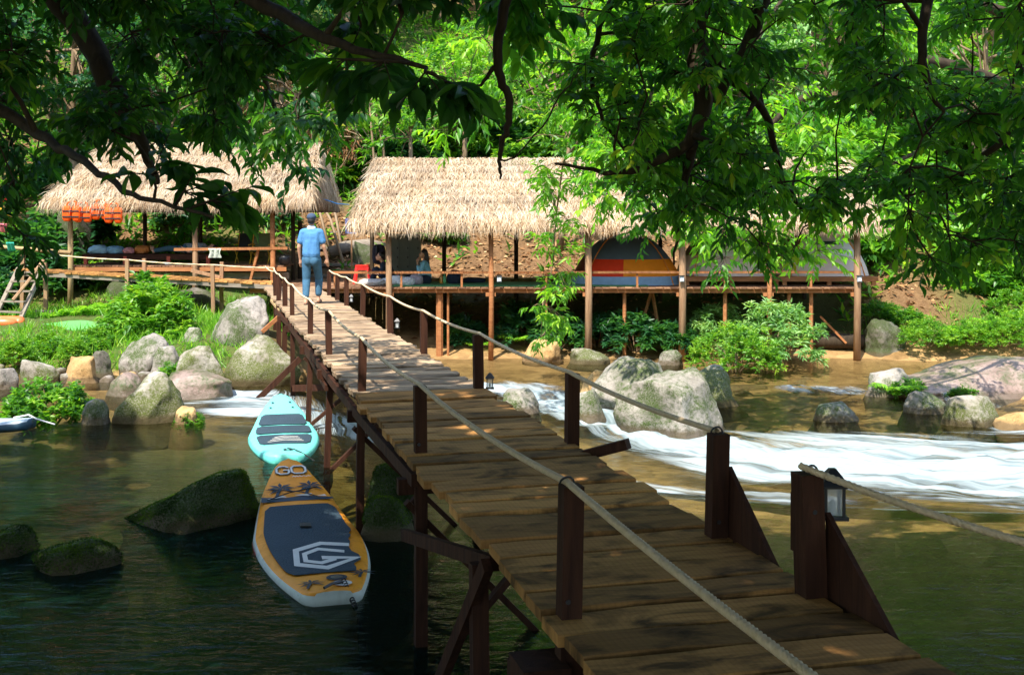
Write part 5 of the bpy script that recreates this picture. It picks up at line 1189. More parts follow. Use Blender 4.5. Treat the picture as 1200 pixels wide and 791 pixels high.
MB().tube(co, .005, 5).build('coiled_leash', M['black'], ob)
def on_rail(v, z): return pl(-float(hwf(v)) * .995 - .003, v * L, z)
for k in range(4):
    v = .40 + k * .028; a, b, c_, d_ = on_rail(v, -.055), on_rail(v + .016, -.055), on_rail(v + .016, -.10), on_rail(v, -.10)
    off = np.array([-.004, -.001, 0]); mk('lettering', [a + off, b + off, c_ + off, d_ + off], [(0, 1, 2, 3)], print_r, ob)

tq_m = {'top': scuffed('board_turquoise', (.17, .68, .60), (.12, .5, .45), .36), 'side': scuffed('board_turquoise_rail', (.12, .58, .50), (.06, .3, .26), .4)}
tb, nb = G(336, 541, .02), P(329, 466, 18.2)
tq, pl, hwf, L = board(tb, nb, .95, 'turquoise paddleboard with dark deck pads floating between the orange board and the cascade', tq_m, .24, .02, .46)
for v0, v1 in ((.22, .40), (.43, .57), (.595, .75)):
    fill('deck_pad', [pad_outline(v0, v1, .78, None, 14)], .008, pl, navy_p, tq, 4).modifiers.new('solid', 'SOLIDIFY').thickness = .006
for k in range(4):
    a = .25 + k * .028; fill('pad_stripe', stroke([(-.22 + .03 * k, a * L), (0, (a + .025) * L), (.24 - .02 * k, (a + .005) * L)], .022), .014, pl, print_w, tq)
fill('valve', ring(.02, .09 * L, .02, .06), .012, pl, print_n, tq)
MB().tube([pl(.02, .10 * L, .02), pl(.10, .07 * L, .02), pl(.18, .03 * L, .0), pl(.34, .02 * L, -.10)], .008, 5).build('leash', M['black'], tq)
for u, v in ((-.16, .90), (.16, .90), (-.2, .84), (.2, .84)): fill('d_ring', ring(u * .8, v * L, .0, .022), .012, pl, d_ring, tq)
nv_m = {'top': plain('board_pale', (.42, .5, .54), .4), 'side': plain('board_navy_rail', (.02, .06, .1), .4)}
tb, nb = G(37, 500, .02), np.array([-10.6, 17.6, 0])
nvb, pl, hwf, L = board(tb, nb, .85, 'navy sided paddleboard with pale deck by the left bush', nv_m, .2, .05, .5)
fill('deck_pad', [pad_outline(.2, .7, .7, None, 14)], .008, pl, M['black'], nvb, 3)
MB().tube([pl(.05, .3, .02), pl(.1, .1, .04), pl(.05, -.05, -.02), pl(.1, -.3, -.10)], .012, 6).build('leash', M['white_metal'], nvb)

# ------------------------------------------------------------------ hillside objects between the huts
def gz(x, y): return float(terrain(x, y))
for k, (px, py, dd) in enumerate(((392, 311, 33.2), (390, 302, 34.0), (393, 292, 34.9), (388, 283, 35.8), (386, 274, 36.8))):
    x = hx(px, dd); o = MB().beam((x - .7, dd, gz(x, dd) + .06), (x + .55, dd + .1, gz(x, dd) + .08), .26, .07, seg=3, jit=.03).build('step_board', M['greywood']); tag(o, 'pale board forming a step on the soil slope between the huts', 'step', 'steps up the slope')
o = MB().tube([P(386, 296, 35.3), P(405, 290, 35.5), P(432, 287, 35.8), P(450, 290, 36)], [.16, .2, .19, .15], 10).build('fallen_log', M['greywood'], None, True); tag(o, 'grey fallen log lying on the slope beside the steps', 'log')
o = MB().tube([P(930, 402, 29.6), P(960, 399, 29.5), P(1012, 400, 29.3)], [.14, .2, .17], 10).build('fallen_log', M['bark'], None, True); tag(o, 'dark waterlogged log behind the rightmost hut post', 'log')
sg = thing('signpost', 'small blue sign with white figures on a thin pole beside the thatched roof', 'sign', P(412, 310, 33.0)); c = P(411, 265, 33.0)
MB().tube([(c[0] + .02, 33.03, gz(c[0], 33)), (c[0] + .02, 33.03, c[2] + .1)], .025, 6).build('pole', M['pole'], sg)
MB().box(c, (.30, .02, .42)).build('panel', plain('sign_blue', (.03, .12, .45), .5), sg)
for dx in (-.07, .07):
    MB().ell(c + (dx, -.014, .11), (.03, .006, .03)).build('pictogram', print_w, sg); MB().add([c + (dx - .045, -.016, .06), c + (dx - .03 - (.03 if dx > 0 else 0), -.016, -.12), c + (dx + .03 + (.03 if dx > 0 else 0), -.016, -.12), c + (dx + .045, -.016, .06)], [(0, 1, 2, 3)]).build('pictogram', print_w, sg)
o = MB().tube([P(362, 226, 31), P(378, 233, 31.5), P(395, 239, 32), P(409, 240, 33)], .014, 6).build('blue_cord', plain('blue_rope', (.05, .25, .6), .6)); tag(o, 'blue cord strung between the two thatched roofs', 'cord')
# ------------------------------------------------------------------ vegetation
def twig_leaves(C, rad, ntw, nlf, ll, lw, shape, r, droop=.35, out=None, cl=None, stems=None, sthick=.004):
    """clusters of twigs carrying alternate leaves; C (n,3) cluster centres"""
    C = np.asarray(C, float); n = len(C); rad = np.broadcast_to(rad, (n,))
    o = np.repeat(C, ntw, 0); rr = np.repeat(rad, ntw)
    d = r.normal(size=(n * ntw, 3)); d[:, 2] = d[:, 2] * .7 - droop * .4
    if out is not None: d = d + np.repeat(out, ntw, 0) * 1.1
    d = unit(d); L = rr * r.uniform(.55, 1.1, n * ntw)
    if stems is not None:
        for a, b, l in zip(o, d, L): stems.tube([a, a + b * l * .55 + (0, 0, -.02 * l), a + b * l + (0, 0, -.15 * droop * l)], [sthick, sthick * .8, sthick * .5], 3, cap=False)
    k = np.tile(np.arange(nlf), n * ntw); u = .25 + .75 * (k + r.random(len(k)) * .5) / nlf
    O, D, LL = np.repeat(o, nlf, 0), np.repeat(d, nlf, 0), np.repeat(L, nlf)
    p = O + D * (LL * u)[:, None]; p[:, 2] -= .15 * droop * LL * u ** 2
    sd = unit(np.cross(D, (0, 0, 1.0)) + 1e-3); sg = np.where(k % 2, 1.0, -1.0)[:, None]
    ld = unit(D * .55 + sd * sg * .8 + np.array([0, 0, -1.0]) * droop + r.normal(size=p.shape) * .28)
    up = unit(np.array([0, 0, 1.0]) + r.normal(size=p.shape) * .45)
    base = np.repeat(np.repeat(cl if cl is not None else r.random(n), ntw), nlf)
    rn = np.clip(base * .55 + r.random(len(k)) * .5 - .03, 0, 1)
    return leaf_arrays(p, ld, up, ll * r.uniform(.7, 1.15, len(k)), lw * r.uniform(.8, 1.15, len(k)), shape, rn)

def big_tree(name, label, trunk, limbs, groups, mat, seed, lit=()):
    """trunk, hand-placed limbs, then twigs and leaf clusters that attach to the nearest wood"""
    r = np.random.default_rng(seed)
    t = thing(name, label, 'tree', trunk[0][:3])
    tr = np.array(trunk, float); MB().tube(tr[:, :3], tr[:, 3], 12).build('trunk', M['bark'], t, True)
    nodes, nr = [], []
    for lb in limbs:
        lb = np.array(lb, float); u = np.linspace(0, len(lb) - 1, (len(lb) - 1) * 6 + 1); q = np.stack([np.interp(u, range(len(lb)), lb[:, j]) for j in range(4)], -1)
        for _ in range(3): q[1:-1, :3] = (q[:-2, :3] + q[1:-1, :3] * 2 + q[2:, :3]) / 4
        q[1:-1, :3] += r.normal(size=(len(q) - 2, 3)) * .007
        MB().tube(q[:, :3], q[:, 3], 8).build('limb', M['bark'], t, True); nodes += list(q[2:, :3]); nr += list(q[2:, 3])
    parts = []; bright = []; high = []; tw = MB()
    for gi, (C, rad, ntw, nlf, ll, lw, shape, stem) in enumerate(groups):
        C = np.asarray(C, float); N = np.array(nodes)
        order = np.argsort([np.min(np.sum((N - c) ** 2, 1)) for c in C]); outs = np.zeros_like(C)
        for ci in order:
            c = C[ci]; N = np.array(nodes); j = int(np.argmin(np.sum((N - c) ** 2, 1))); a = N[j]; ra = min(nr[j] * .7, .03)
            mid = (a + c) / 2 + r.normal(size=3) * .06 * np.linalg.norm(c - a) + (0, 0, .05 * np.linalg.norm(c - a)); dd = np.linalg.norm(c - a)
            tw.tube([a, (a + mid) / 2, mid, (mid + c) / 2, c], np.linspace(max(ra, .008), .006, 5), 5, cap=False)
            nodes += [mid, c]; nr += [max(ra * .7, .008), .008]; outs[ci] = unit(c - a)
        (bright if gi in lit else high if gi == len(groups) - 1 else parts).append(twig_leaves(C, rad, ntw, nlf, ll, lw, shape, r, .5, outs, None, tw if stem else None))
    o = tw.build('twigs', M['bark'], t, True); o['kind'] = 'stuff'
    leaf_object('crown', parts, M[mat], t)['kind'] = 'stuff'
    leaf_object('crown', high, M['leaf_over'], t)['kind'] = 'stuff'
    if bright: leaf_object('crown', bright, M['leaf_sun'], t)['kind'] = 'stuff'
    return t
rv = np.random.default_rng(77)
def region(n, x0, x1, y0, y1, d0, d1, r=rv):
    out = []; m = max(1, n // 4)
    for _ in range(m):
        cx, cy_, cd = r.uniform(x0, x1), r.uniform(y0, y1), r.uniform(d0, d1)
        for _ in range(n // m): out.append(P(cx + r.normal() * 26, cy_ + r.normal() * 20, min(max(cd + r.normal() * .5, d0), d1)))
    return out
def over(n, x0, x1, y0, y1, r=rv):
    out = []
    while len(out) < n:
        x, y = r.uniform(x0, x1), r.uniform(y0, y1); zmin = max(6.2, CZ + .19 * max(y, 0) + 1.3)
        out.append((x, y, r.uniform(zmin, zmin + 3.2)))
    return out
def T4(p, r): return (p[0], p[1], p[2], r)
# left canopy tree
gl = [(region(92, -40, 340, -60, 82, 7.0, 9.6) + region(20, -40, 40, 110, 310, 8.0, 10) + region(12, 30, 140, 90, 160, 7.5, 9.5) + region(8, 180, 330, 90, 130, 8, 10.5), .33, 6, 9, .12, .044, 'near', True),
      ([P(178, 205, 5.3), P(215, 225, 5.2), P(248, 235, 5.1)] + region(20, 335, 520, -60, 40, 5.2, 6.8) + [P(405, 70, 4.8), P(450, 72, 4.7), P(498, 85, 4.6), P(520, 95, 4.6)], .2, 4, 7, .155, .056, 'near', True),
      (region(16, 280, 380, 105, 185, 12.5, 15.5) + region(8, 320, 400, 60, 130, 12, 15), .45, 6, 8, .17, .065, 'near', True),
      (over(230, -12, -1.5, -6, 9.2) + over(60, -13, -7.5, 8.5, 12), .95, 9, 9, .44, .19, 'mid', False)]
big_tree('canopy_tree', 'large tree with shade-darkened leaves whose boughs hang over the pool above the paddleboards',
         [(-8.4, 5.2, .8, .30), (-8.2, 5.3, 3, .26), (-7.6, 5.4, 5.5, .22), (-6.9, 5.2, 7.4, .15)],
         [[(-7.9, 5.4, 4.4, .12), T4(P(20, -60, 8.6), .10), T4(P(100, 40, 8.3), .085), T4(P(140, 120, 8.1), .07), T4(P(168, 172, 8.0), .04), T4(P(185, 215, 7.8), .015)],
          [(-7.6, 5.4, 5.4, .10), T4(P(120, -110, 6.4), .06), T4(P(300, 5, 6.0), .04), T4(P(400, 55, 5.2), .022), T4(P(500, 80, 4.7), .009)],
          [(-8.1, 5.3, 3.6, .07), T4(P(-60, 95, 7.8), .05), T4(P(50, 160, 7.2), .032), T4(P(110, 200, 6.2), .02), T4(P(165, 232, 5.4), .012), T4(P(250, 255, 4.9), .006)],
          [(-7.2, 5.3, 6.2, .12), (-6.2, 8, 6.4, .09), tuple(P(250, -60, 11.5)) + (.06,), tuple(P(300, 60, 13)) + (.04,), tuple(P(330, 150, 14)) + (.02,)],
          [(-6.9, 5.2, 7.2, .12), (-5, 3, 8.2, .08), (-2.5, 2, 8.8, .04)], [(-6.9, 5.2, 7.2, .12), (-6, 6.5, 8.2, .07), (-3.5, 7.5, 8.5, .03)], [(-7, 5.2, 7, .12), (-8.5, 1, 8.4, .08), (-8, -3, 9, .04)]], gl, 'leaf_shade', 91)
# right canopy tree
gr_ = [(region(112, 710, 930, -60, 190, 8.0, 10.5) + region(12, 750, 800, 190, 240, 9.0, 10.5) + region(24, 800, 890, 190, 285, 9.0, 10.5) + region(64, 985, 1230, -60, 120, 7.0, 10) + region(48, 1050, 1230, 120, 270, 7.4, 9.6) + region(8, 955, 1040, 200, 250, 8.5, 10), .31, 6, 8, .108, .042, 'near', True),
       (over(205, 1.5, 12, -6, 8.7), .95, 9, 9, .44, .19, 'mid', False)]
big_tree('canopy_tree', 'large spreading tree whose leafy boughs hang in front of the tents',
         [(7.8, 5.0, .8, .30), (7.6, 5.1, 3, .26), (7.0, 5.4, 5.5, .22), (6.2, 5.6, 7.2, .15)],
         [[(7.2, 5.3, 5.0, .16), (4.2, 7.8, 6.0, .12), T4(P(820, -70, 8.6), .10), T4(P(812, 50, 8.6), .085), T4(P(828, 120, 8.6), .07), T4(P(808, 170, 8.6), .042), T4(P(740, 205, 8.5), .024), T4(P(650, 192, 8.4), .008)],
          [(4.2, 7.8, 6.0, .10), T4(P(905, -50, 8.8), .06), T4(P(880, 50, 8.8), .05), T4(P(838, 120, 8.7), .035)],
          [(7.3, 5.2, 4.6, .10), T4(P(1095, -50, 7.8), .04), T4(P(1078, 55, 7.6), .03), T4(P(1090, 112, 7.5), .022), T4(P(1106, 132, 7.4), .01)],
          [(7.5, 5.1, 3.8, .08), T4(P(1260, 60, 8.2), .05), T4(P(1190, 150, 8.2), .03), T4(P(1120, 215, 8.3), .015), T4(P(1060, 230, 8.5), .008)],
          [(4.2, 7.8, 6.0, .08), T4(P(760, -60, 9), .04), T4(P(705, 20, 9), .026), T4(P(690, 85, 9), .02), T4(P(706, 140, 9), .014), T4(P(735, 182, 9), .008)],
          [T4(P(812, 50, 8.6), .05), T4(P(900, 130, 9.2), .03), T4(P(915, 210, 9.6), .022), T4(P(950, 262, 9.8), .010)],
          [T4(P(812, 170, 8.6), .04), T4(P(800, 230, 9.4), .02), T4(P(790, 310, 9.8), .008)],
          [(6.2, 5.6, 7.0, .12), (4, 3, 8.2, .08), (2.2, 2, 8.8, .04)], [(6.2, 5.6, 7.0, .12), (5.4, 7, 8.2, .07), (3.2, 7.6, 8.6, .03)], [(6.4, 5.5, 6.8, .12), (8, 1, 8.4, .08), (8, -3, 9, .04)]], gr_, 'leaf_near', 92)
gs = [(region(64, 530, 770, -60, 150, 18, 22) + region(40, 760, 960, -60, 170, 17, 21) + region(40, 700, 810, 165, 215, 18, 21) + region(40, 800, 905, 180, 275, 18, 21) + region(18, 930, 1050, 190, 250, 18, 21) + region(28, 1000, 1200, -40, 240, 17, 21), .58, 6, 9, .19, .068, 'mid', True),
      ([(10.5, 22, 9.5), (11.5, 23, 9.8), (12.5, 22, 9.5), (11, 21, 9.6)], .8, 6, 8, .2, .07, 'mid', False)]
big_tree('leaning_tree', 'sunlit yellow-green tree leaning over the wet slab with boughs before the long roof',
         [(11.4, 22.4, .3, .30), (11.2, 22.3, 3, .26), (10.6, 22, 6, .2), (10.2, 21.6, 8.5, .14)],
         [[(10.9, 22.2, 4.8, .13), tuple(P(1080, 60, 20.5)) + (.09,), tuple(P(940, 110, 20)) + (.06,), tuple(P(860, 190, 19.5)) + (.03,), tuple(P(820, 260, 19.5)) + (.012,)],
          [(10.5, 22, 6.2, .12), tuple(P(960, -70, 20)) + (.08,), tuple(P(800, 10, 20)) + (.06,), tuple(P(700, 70, 20)) + (.035,), tuple(P(610, 110, 20)) + (.015,)],
          [tuple(P(800, 10, 20)) + (.04,), tuple(P(760, 120, 19.5)) + (.025,), tuple(P(720, 195, 19.5)) + (.012,)],
          [(10.9, 22.2, 4.4, .08), tuple(P(1130, 150, 20)) + (.05,), tuple(P(1000, 215, 19.5)) + (.02,)], [(10.3, 21.8, 7.8, .1), (11.2, 22.2, 9.4, .04)], [tuple(P(960, -70, 20)) + (.05,), tuple(P(880, 60, 18.5)) + (.025,), tuple(P(850, 120, 18)) + (.012,)]], gs, 'leaf_sun', 94)
gb = [(region(7, 540, 700, -60, 20, 7.5, 11), .36, 6, 8, .17, .066, 'near', True), (over(150, -3.8, 3.8, -6, 8.6) + over(170, -4.5, 2.5, -2.5, 5.5), .95, 9, 9, .44, .19, 'mid', False)]
big_tree('canopy_tree', 'tree standing on the near bank with one bare crooked branch hanging before the roof',
         [(-1.6, -4.6, 1.3, .28), (-1.5, -4.4, 4, .24), (-1.0, -3.6, 6.6, .18)],
         [[(-1.0, -3.6, 6.4, .14), (0, 2, 8.0, .09), (.3, 5.5, 6.4, .05), T4(P(606, -50, 7.0), .036), T4(P(590, 10, 7.0), .032), T4(P(579, 75, 7.0), .028), T4(P(597, 112, 7.0), .024), T4(P(596, 150, 7.0), .020), T4(P(583, 188, 7.0), .013), T4(P(586, 210, 7.0), .006)],
          [T4(P(579, 78, 7.0), .014), T4(P(560, 105, 7.0), .009), T4(P(545, 128, 7.0), .005)], [T4(P(584, 188, 7.0), .006), T4(P(605, 185, 7.0), .005), T4(P(660, 110, 7.2), .005), T4(P(680, 80, 7.2), .004)],
          [(0, 2, 8.0, .08), (-1.5, 5, 8.6, .04)], [(0, 2, 8.0, .08), (2, 5, 8.6, .04)], [(-1.0, -3.6, 6.4, .12), (2, -2, 8.6, .05)], [(-1.0, -3.6, 6.4, .12), (-3, -1, 8.8, .05)]], gb, 'leaf_near', 93)

# ---- hillside trees
def hill_tree(h, cr, ncl, ll, lw, mat, seed, zc=.66, flat=.75, bark='barkpale', shape='mid', nlf=8, ntw=6):
    r = np.random.default_rng(seed); t = thing('hillside_tree', 'x', 'tree')
    k = np.linspace(0, 1, 7); tk = np.stack([r.normal() * .3 * k, r.normal() * .3 * k, h * .8 * k], -1) + np.concatenate([np.zeros((1, 3)), r.normal(size=(6, 3)) * .07])
    tk[0, 2] = -.4; r0 = .022 * h
    MB().tube(tk, r0 * (1 - .75 * k), 8).build('trunk', M[bark], t, True)
    lb = MB(); u = unit(r.normal(size=(ncl, 3))); rad = r.uniform(.45, 1.0, ncl) ** .6
    C = u * rad[:, None] * np.array([cr, cr, cr * flat]); C *= (1 + .35 * fbm(u[:, 0] * 2 + seed, u[:, 1] * 2, u[:, 2] * 2))[:, None]
    C[:, 2] += h * zc
    for i in range(min(ncl, 26)):
        a = tk[r.integers(2, 6)]; lb.tube([a, (a + C[i]) / 2 + (0, 0, .1), C[i]], [r0 * .35, r0 * .22, .012], 5, cap=False)
    lb.build('limbs', M[bark], t, True)['kind'] = 'stuff'
    outs = unit(C - np.array([0, 0, h * zc]))
    leaf_object('crown', [twig_leaves(C, .85, ntw, nlf, ll, lw, shape, r, .3, outs)], M[mat], t)['kind'] = 'stuff'
    return t
KINDS = [(hill_tree(7.5, 2.7, 90, .30, .12, 'leaf_hill', 1), 'bright green broadleaf tree on the slope behind the huts', 'bright broadleaf trees on the hillside'),
         (hill_tree(9.0, 2.5, 90, .30, .12, 'leaf_dark', 2), 'tall deep green tree on the slope behind the huts', 'deep green trees on the hillside'),
         (hill_tree(5.0, 2.0, 70, .26, .10, 'leaf_bush', 3, .6), 'small yellow-green tree on the slope behind the huts', 'small yellow-green trees on the hillside'),
         (hill_tree(6.5, 2.3, 80, .34, .13, 'leaf_light', 4), 'pale green tree with loose leaves on the slope', 'pale green trees on the hillside')]
used = [0] * 4
def put(kind, x, y, s, rz, lb_=None, g_=None):
    root, lb, g = KINDS[kind]; lb, g = lb_ or lb, g_ or g; loc = (x, y, gz(x, y) - .1)
    if not used[kind]: root.location = loc; root.rotation_euler = (0, 0, rz); root.scale = (s, s, s * rv.uniform(.9, 1.15)); root['label'] = lb; root['group'] = g
    else: copy_tree(root, loc, rz, (s, s, s * rv.uniform(.9, 1.15)), lb, g)
    used[kind] += 1
for y0, st_, n in ((42.5, 3.6, 0), (48, 4.0, 1), (55, 4.6, 2), (64, 5.5, 3)):
    lim = y0 * .5 + 3; x = -lim
    while x < lim:
        xx, yy = x + rv.normal() * .9, y0 + rv.normal() * 1.3
        pr_ = (.10, .72, .08, .10) if xx < -4 else (.46, .18, .26, .10) if xx < 8 else (.25, .45, .15, .15)
        k = rv.choice(4, p=pr_)
        gap = n == 0 and (-7.5 < xx < -2.5)
        if not gap: put(int(k), xx, yy, rv.uniform(.8, 1.15) * (.85 if n == 0 else 1.15), rv.uniform(0, 6.28))
        x += st_
for k, x, y, s in ((0, 1.5, 39.5, .85), (2, 3.6, 38.6, 1.0), (0, 5.2, 40.5, 1.0), (2, -1.6, 41.0, .9), (3, 10.2, 37.5, .95), (0, 13.6, 34.5, .9), (2, 15.6, 33, .95), (1, -13.5, 36.5, .9), (1, -16.2, 34.0, .9), (0, -11.0, 37.6, .75), (1, -9.2, 39.2, .7), (3, 8.0, 41.5, 1.0), (0, 17.8, 35.5, 1.0), (2, 12.0, 40.0, 1.1)):
    put(k, x, y, s, rv.uniform(0, 6.28))

for x in np.arange(-20, 21, 4.0): put(1, x + rv.normal() * .5, 72 + rv.normal(), 1.3, rv.uniform(0, 6.28))
NB, NBG = 'unseen forest tree on the near bank where the footbridge starts, added to cut sky light', 'added near bank forest trees'
# unseen forest added behind and beside the viewer to cut sky light on the foreground
for x in np.arange(-24, 25, 4.2):
    put(int(rv.choice(4, p=(.4, .4, .1, .1))), x + rv.normal() * .6, -11 + rv.normal(), rv.uniform(.9, 1.2), rv.uniform(0, 6.28), NB, NBG)
    if abs(x) > 14: put(int(rv.choice(4, p=(.3, .5, .1, .1))), x + 2 + rv.normal() * .6, -7 + rv.normal(), rv.uniform(.8, 1.0), rv.uniform(0, 6.28), NB, NBG)
for y in np.arange(-2, 30, 4.0):
    put(int(rv.choice(4, p=(.4, .4, .1, .1))), -15.5 - .28 * max(y - 8, 0) + rv.normal() * .7, y, rv.uniform(.8, 1.1), rv.uniform(0, 6.28), 'unseen forest tree on the left bank past the navy paddleboard, added to cut sky light', 'added left bank forest trees')
    if y < 9: put(int(rv.choice(4, p=(.4, .4, .1, .1))), 13.0 + .2 * max(y - 8, 0) + rv.normal() * .7, y, rv.uniform(.8, 1.1), rv.uniform(0, 6.28), NB, NBG)
# ---- shrubs
def shrub(w, h, n, ll, lw, mat, seed, shape='mid', stems=9, nlf=8, ntw=5, droop=.1, rad=.22):
    r = np.random.default_rng(seed); t = thing('shrub', 'x', 'shrub')
    u = r.normal(size=(n, 3)); u[:, 2] = np.abs(u[:, 2]); u = unit(u); C = u * (r.uniform(.35, 1, n) ** .5)[:, None] * (w / 2, w / 2, h * .85)
    C *= (1 + .3 * fbm(u[:, 0] * 2 + seed, u[:, 1] * 2, u[:, 2] * 2))[:, None]; C[:, 2] = np.maximum(C[:, 2], .05)
    sm = MB()
    for i in range(stems): sm.tube([(C[i, 0] * .15, C[i, 1] * .15, -.15), C[i] * (.5, .5, .6), C[i]], [.022, .015, .006], 5, cap=False)
    sm.build('stems', M['barkpale'], t, True)['kind'] = 'stuff'
    outs = unit(C + (0, 0, .3))
    leaf_object('leaves', [twig_leaves(C, rad, ntw, nlf, ll, lw, shape, r, droop, outs)], M[mat], t)['kind'] = 'stuff'
    return t
def fern(mat, seed, n=11, L=.8):
    r = np.random.default_rng(seed); t = thing('fern', 'x', 'fern'); parts = []; sm = MB()
    for i in range(n):
        a = 2 * math.pi * i / n + r.normal() * .2; e = np.array([math.cos(a), math.sin(a), 0]); l = L * r.uniform(.75, 1.1)
        u = np.linspace(0, 1, 14); p = e[None] * (u * l * .8)[:, None] + np.array([0, 0, 1.0])[None] * (l * (.85 * u - .62 * u ** 2.2))[:, None]
        sm.tube(p[::3], .006, 3, cap=False); q = p[2:]; sd = np.array([-e[1], e[0], 0]); m_ = len(q)
        for sg in (-1, 1):
            D = unit(np.tile(sd * sg, (m_, 1)) + e * .45 + (0, 0, -.15) + r.normal(size=(m_, 3)) * .08); w = np.sin(np.linspace(.5, 3.0, m_)) * .24 * L
            parts.append(leaf_arrays(q, D, np.tile((0, 0, 1.0), (m_, 1)), w, w * .28 + .012, 'mid', np.clip(r.random(m_) * .5 + .3 + r.normal() * .15, 0, 1)))
    sm.build('stalks', M['fern'], t)['kind'] = 'stuff'; leaf_object('fronds', parts, M['fern'], t)['kind'] = 'stuff'; return t
SH = {'fine': shrub(2.4, 1.25, 130, .10, .045, 'leaf_bush', 11, rad=.24, ntw=6), 'pale': shrub(2.6, 1.7, 85, .20, .05, 'leaf_light', 12, ntw=6, rad=.26, stems=14),
      'low': shrub(1.3, .72, 75, .11, .05, 'leaf_hill', 13, rad=.2, ntw=6), 'mixed': shrub(1.9, 1.25, 110, .15, .06, 'leaf_bush', 14, rad=.24), 'dark': shrub(1.6, 1.1, 60, .24, .09, 'leaf_dark', 15, rad=.28),
      'broad': shrub(1.8, 1.3, 55, .30, .12, 'leaf_hill', 16, rad=.3), 'fern': fern('fern', 17)}
susd = {}
def plant(kind, px, pyb, d, s, label, group=None, xy=None, sz=1.0):
    root = SH[kind]
    if xy is None: p = P(px, pyb, d); loc = (p[0], p[1], max(min(p[2], gz(p[0], p[1]) + .25), gz(p[0], p[1]) - .1))
    else: loc = (*xy, gz(*xy))
    if kind not in susd: o = root; root.location = loc; root.scale = (s, s, s * sz); root.rotation_euler = (0, 0, rv.uniform(0, 6))
    else: o = copy_tree(root, loc, rv.uniform(0, 6), (s, s, s * sz))
    susd[kind] = 1; o['label'] = label
    if group: o['group'] = group
    elif 'group' in o: del o['group']
    return o
plant('fine', 862, 428, 26.4, .85, 'round fine-leaved bush at the water edge below the hut platform')
plant('pale', 905, 415, 27.6, .92, 'tall pale silvery-green shrub growing in front of the platform beside the fine-leaved bush')
plant('pale', 842, 398, 29.3, .62, 'small pale shrub in the shade at the foot of a hut post')
plant('low', 55, 488, 18.2, 1.0, 'dark glossy bush at the water beside the navy paddleboard')
plant('mixed', 176, 395, 25.4, 1.05, 'big sunlit bush with long leaves between the turf and the large boulder')
plant('broad', 182, 372, 26.6, .75, 'broad-leaved bush rising behind the big sunlit bush')
plant('fern', 1052, 440, 22.6, .95, 'feathery green fern clump on the streamside stone'); plant('low', 1062, 438, 22.5, .55, 'small shrub beside the streamside fern clump')
plant('low', 1122, 430, 22.3, .55, 'leafy sprig growing on the wet granite slab', sz=.6)
plant('low', 205, 424, 21.6, .42, 'small bush tucked beside the triangular mossy boulder'); plant('low', 222, 470, 17.6, .35, 'sprig of leaves on the right of the pointed boulder', sz=1.2)
plant('fern', 600, 470, 20.2, .3, 'small yellow weed beside the bridge deck over the rapids'); plant('fern', 800, 426, 21.8, .42, 'grass tuft behind the speckled boulders'); plant('fern', 838, 444, 21.6, .3, 'grass tuft on the low grassy rock')
G1 = 'low bank plants in front of the turf'
for px, pyb, d, s in ((8, 420, 23.6, .9), (40, 418, 23.8, .8), (70, 414, 23.8, .85), (100, 412, 23.9, .8), (124, 406, 24.2, .7), (150, 402, 24.6, .6), (225, 398, 24.8, .55), (200, 392, 25, .6), (-20, 425, 23.4, .9), (232, 408, 23.2, .4)):
    plant('low', px, pyb, d, s * .62, 'low green bank plant between the turf platform and the shore stones', G1)
for px, pyb, d, s in ((20, 424, 23.0, .8), (85, 420, 23.2, .7), (55, 412, 24.2, .7), (112, 404, 24.3, .7)):
    plant('mixed', px, pyb, d, s * .5, 'yellow-green bank shrub between the turf platform and the shore stones', G1 + ' with longer leaves')
for px, pyb, d, s in ((88, 372, 28.3, .8), (110, 370, 28.4, .9), (128, 366, 28.6, .8), (66, 374, 28.2, .6), (150, 372, 28, .8)):
    plant('fern', px, pyb, d, s, 'bright fern in the shade below the side walkway', 'ferns below the side walkway')
for px, pyb, d, s in ((606, 402, 29.4, .8), (620, 398, 29.8, .9), (655, 404, 29.2, .8), (745, 406, 29.0, .8), (770, 404, 29.2, .8), (700, 402, 29.4, .7), (790, 408, 28.8, .6), (560, 408, 29.4, .6), (540, 404, 30, .7)):
    plant('fern' if px in (606, 770, 560) else 'dark', px, pyb, d, s, ('leafy fern' if px in (606, 770, 560) else 'dark leafy plant') + ' growing in the shade under the hut platform', ('ferns' if px in (606, 770, 560) else 'plants') + ' under the hut platform')
for px, pyb, d, s, k in ((1030, 372, 30.2, .7, 'low'), (1062, 380, 29.8, .7, 'low'), (1085, 402, 28.6, .55, 'fine'), (1112, 404, 28.5, .5, 'low'), (1140, 402, 28.7, .5, 'fine'), (1175, 402, 28.7, .6, 'fine'), (1205, 400, 28.9, .7, 'fine'), (1098, 398, 29, .9, 'fern'), (1128, 396, 29, 1.0, 'fern'), (1168, 386, 29.6, 1.0, 'fern'), (1150, 396, 29, .8, 'fern'), (1190, 374, 30.4, .7, 'fine'), (1165, 350, 31.5, .9, 'broad'), (1195, 345, 31.6, 1.0, 'broad'), (1140, 335, 32.4, .7, 'broad')):
    plant(k, px, pyb, d, s, {'low': 'low shrub', 'fine': 'fine-leaved shrub', 'fern': 'yellow-green fern', 'broad': 'broad-leaved shrub'}[k] + ' on the far right river bank', {'low': 'low shrubs', 'fine': 'fine-leaved shrubs', 'fern': 'ferns', 'broad': 'broad-leaved shrubs'}[k] + ' on the right bank')
